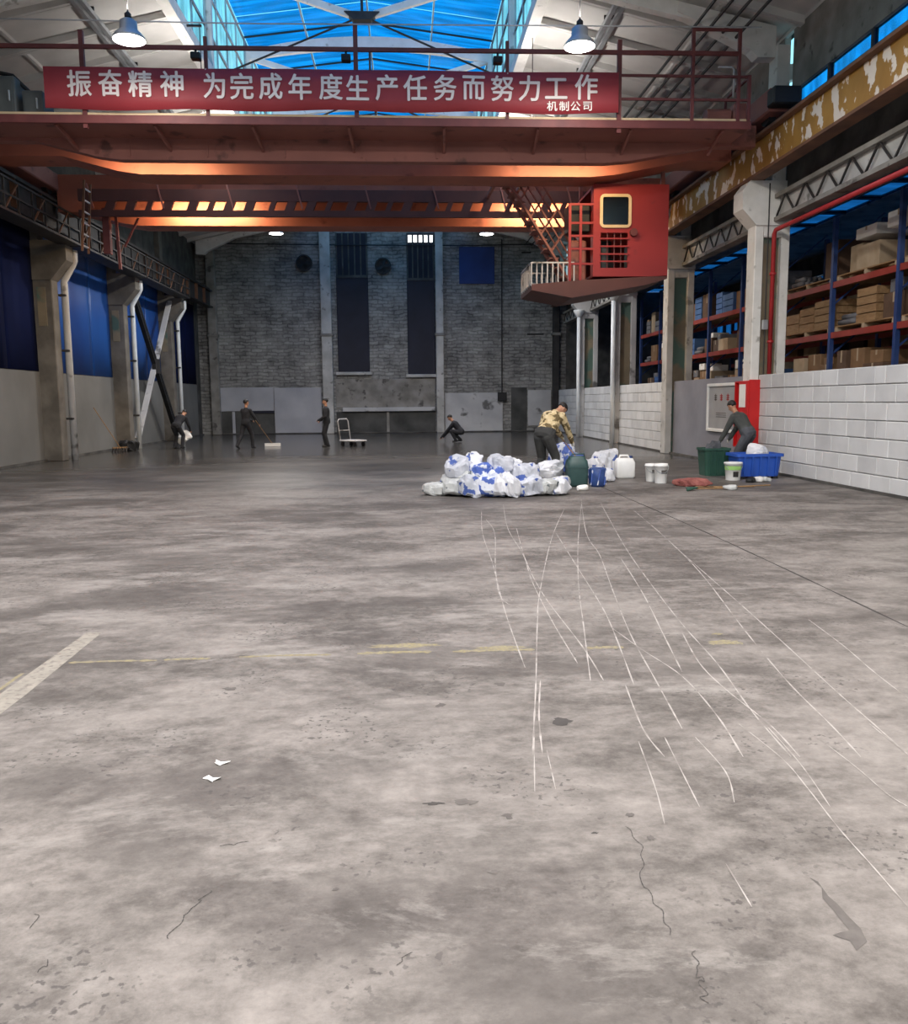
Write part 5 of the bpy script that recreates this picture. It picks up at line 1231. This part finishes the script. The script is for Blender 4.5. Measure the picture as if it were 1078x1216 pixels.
t = thing('storage_bin', (6.72, 18.35, 0), 'dark green bin half hidden behind the blue bin', 'bin')
MB().loft([rrect(6.72,18.35,.24,.22,.05,0.0),rrect(6.72,18.35,.28,.26,.05,0.55),rrect(6.72,18.35,.30,.28,.05,0.55),rrect(6.72,18.35,.30,.28,.05,0.6),rrect(6.72,18.35,.26,.24,.05,0.6),rrect(6.72,18.35,.22,.20,.05,0.04)]).build('body', 'bin_green', t)
for k in (-1, 0, 1): MB().bar((6.72+k*0.13,18.12,0.05), (6.72+k*0.13,18.085,0.54), 0.03).build('rib', 'bin_green', t)
sack(52, 6.72,18.37,0.08,0.34,0.30,0.62,0.2,0,'trouser_grey','grey sack sticking out of the dark green bin',"sacks in the blue bin")
# red woven sack, poles, rags
sack(80, 5.46, 15.98, 0, 0.80, 0.22, 0.15, -0.72, 0, 'rag_red', 'limp reddish woven sack lying between the buckets and poles', 'cloths on the floor')
t = thing('mop', (5.5, 15.35, 0), 'mop with dark head lying on the floor near the red sack', 'mop')
MB().tube([(5.30,15.30,0.03),(6.1,15.42,0.02)], 0.014, 6).build('handle', 'wood', t)
for k in range(9): MB().tube([(5.32,15.30,0.05),(5.22-0.01*k,15.22+0.02*k,0.04),(5.08+0.012*k,15.14+0.035*k,0.018)], 0.018, 6).build('strand', 'bin_green', t)
tag(MB().tube([(5.45,15.78,0.014),(6.55,15.72,0.014)], 0.013, 6).build('pole', 'wood'), 'long thin wooden pole lying on the floor, far one of two', 'pole')
tag(MB().tube([(5.75,15.62,0.014),(6.95,15.92,0.014)], 0.013, 6).build('pole', 'wood'), 'long thin wooden pole lying on the floor, near one of two', 'pole')
for k, (x, y, m, lb) in enumerate(((5.95,15.32,'sack_pale','crumpled pale rag beside the mop handle'),(6.86,16.65,'black','small dark rag in front of the blue bin'),(7.02,16.7,'glove','pale crumpled rag in front of the blue bin'),(7.18,16.72,'sack_pale','dull rag right of another in front of the blue bin'),(3.25,15.55,'paper_white','white scrap in front of the drum'))):
    me = sack_mesh(60+k, 0.26, 0.16, 0.09).mesh('rag', True); me.materials.append(MATS[m]); o = bpy.data.objects.new('rag', me); COL.objects.link(o); o.location = (x, y, 0); o.rotation_euler.z = k*1.1; tag(o, lb, 'rag', 'rags on the floor')
# broom and dark heap by the left wall
t = thing('broom', (-9.6, 30.6, 0), 'broom leaning on the left wall near the second column', 'broom')
MB().tube([(-10.46,29.9,1.55),(-9.85,30.5,0.16)], 0.014, 6).build('handle', 'wood', t)
MB().bar((-10.05,30.35,0.15), (-9.65,30.65,0.15), 0.06, 0.05).build('head', 'wood', t)
for k in range(6): MB().bar((-10.02+0.07*k,30.37+0.05*k,0.15), (-10.05+0.08*k,30.30+0.05*k,0.0), 0.05, 0.04).build('bristle_tuft', 'steel_dark', t)
sack(70, -9.75,31.2,0,0.7,0.5,0.35,0.9,0,'black','dark heap of sacking at the foot of the second left column','heap by the left wall')
bpy.context.view_layer.update()
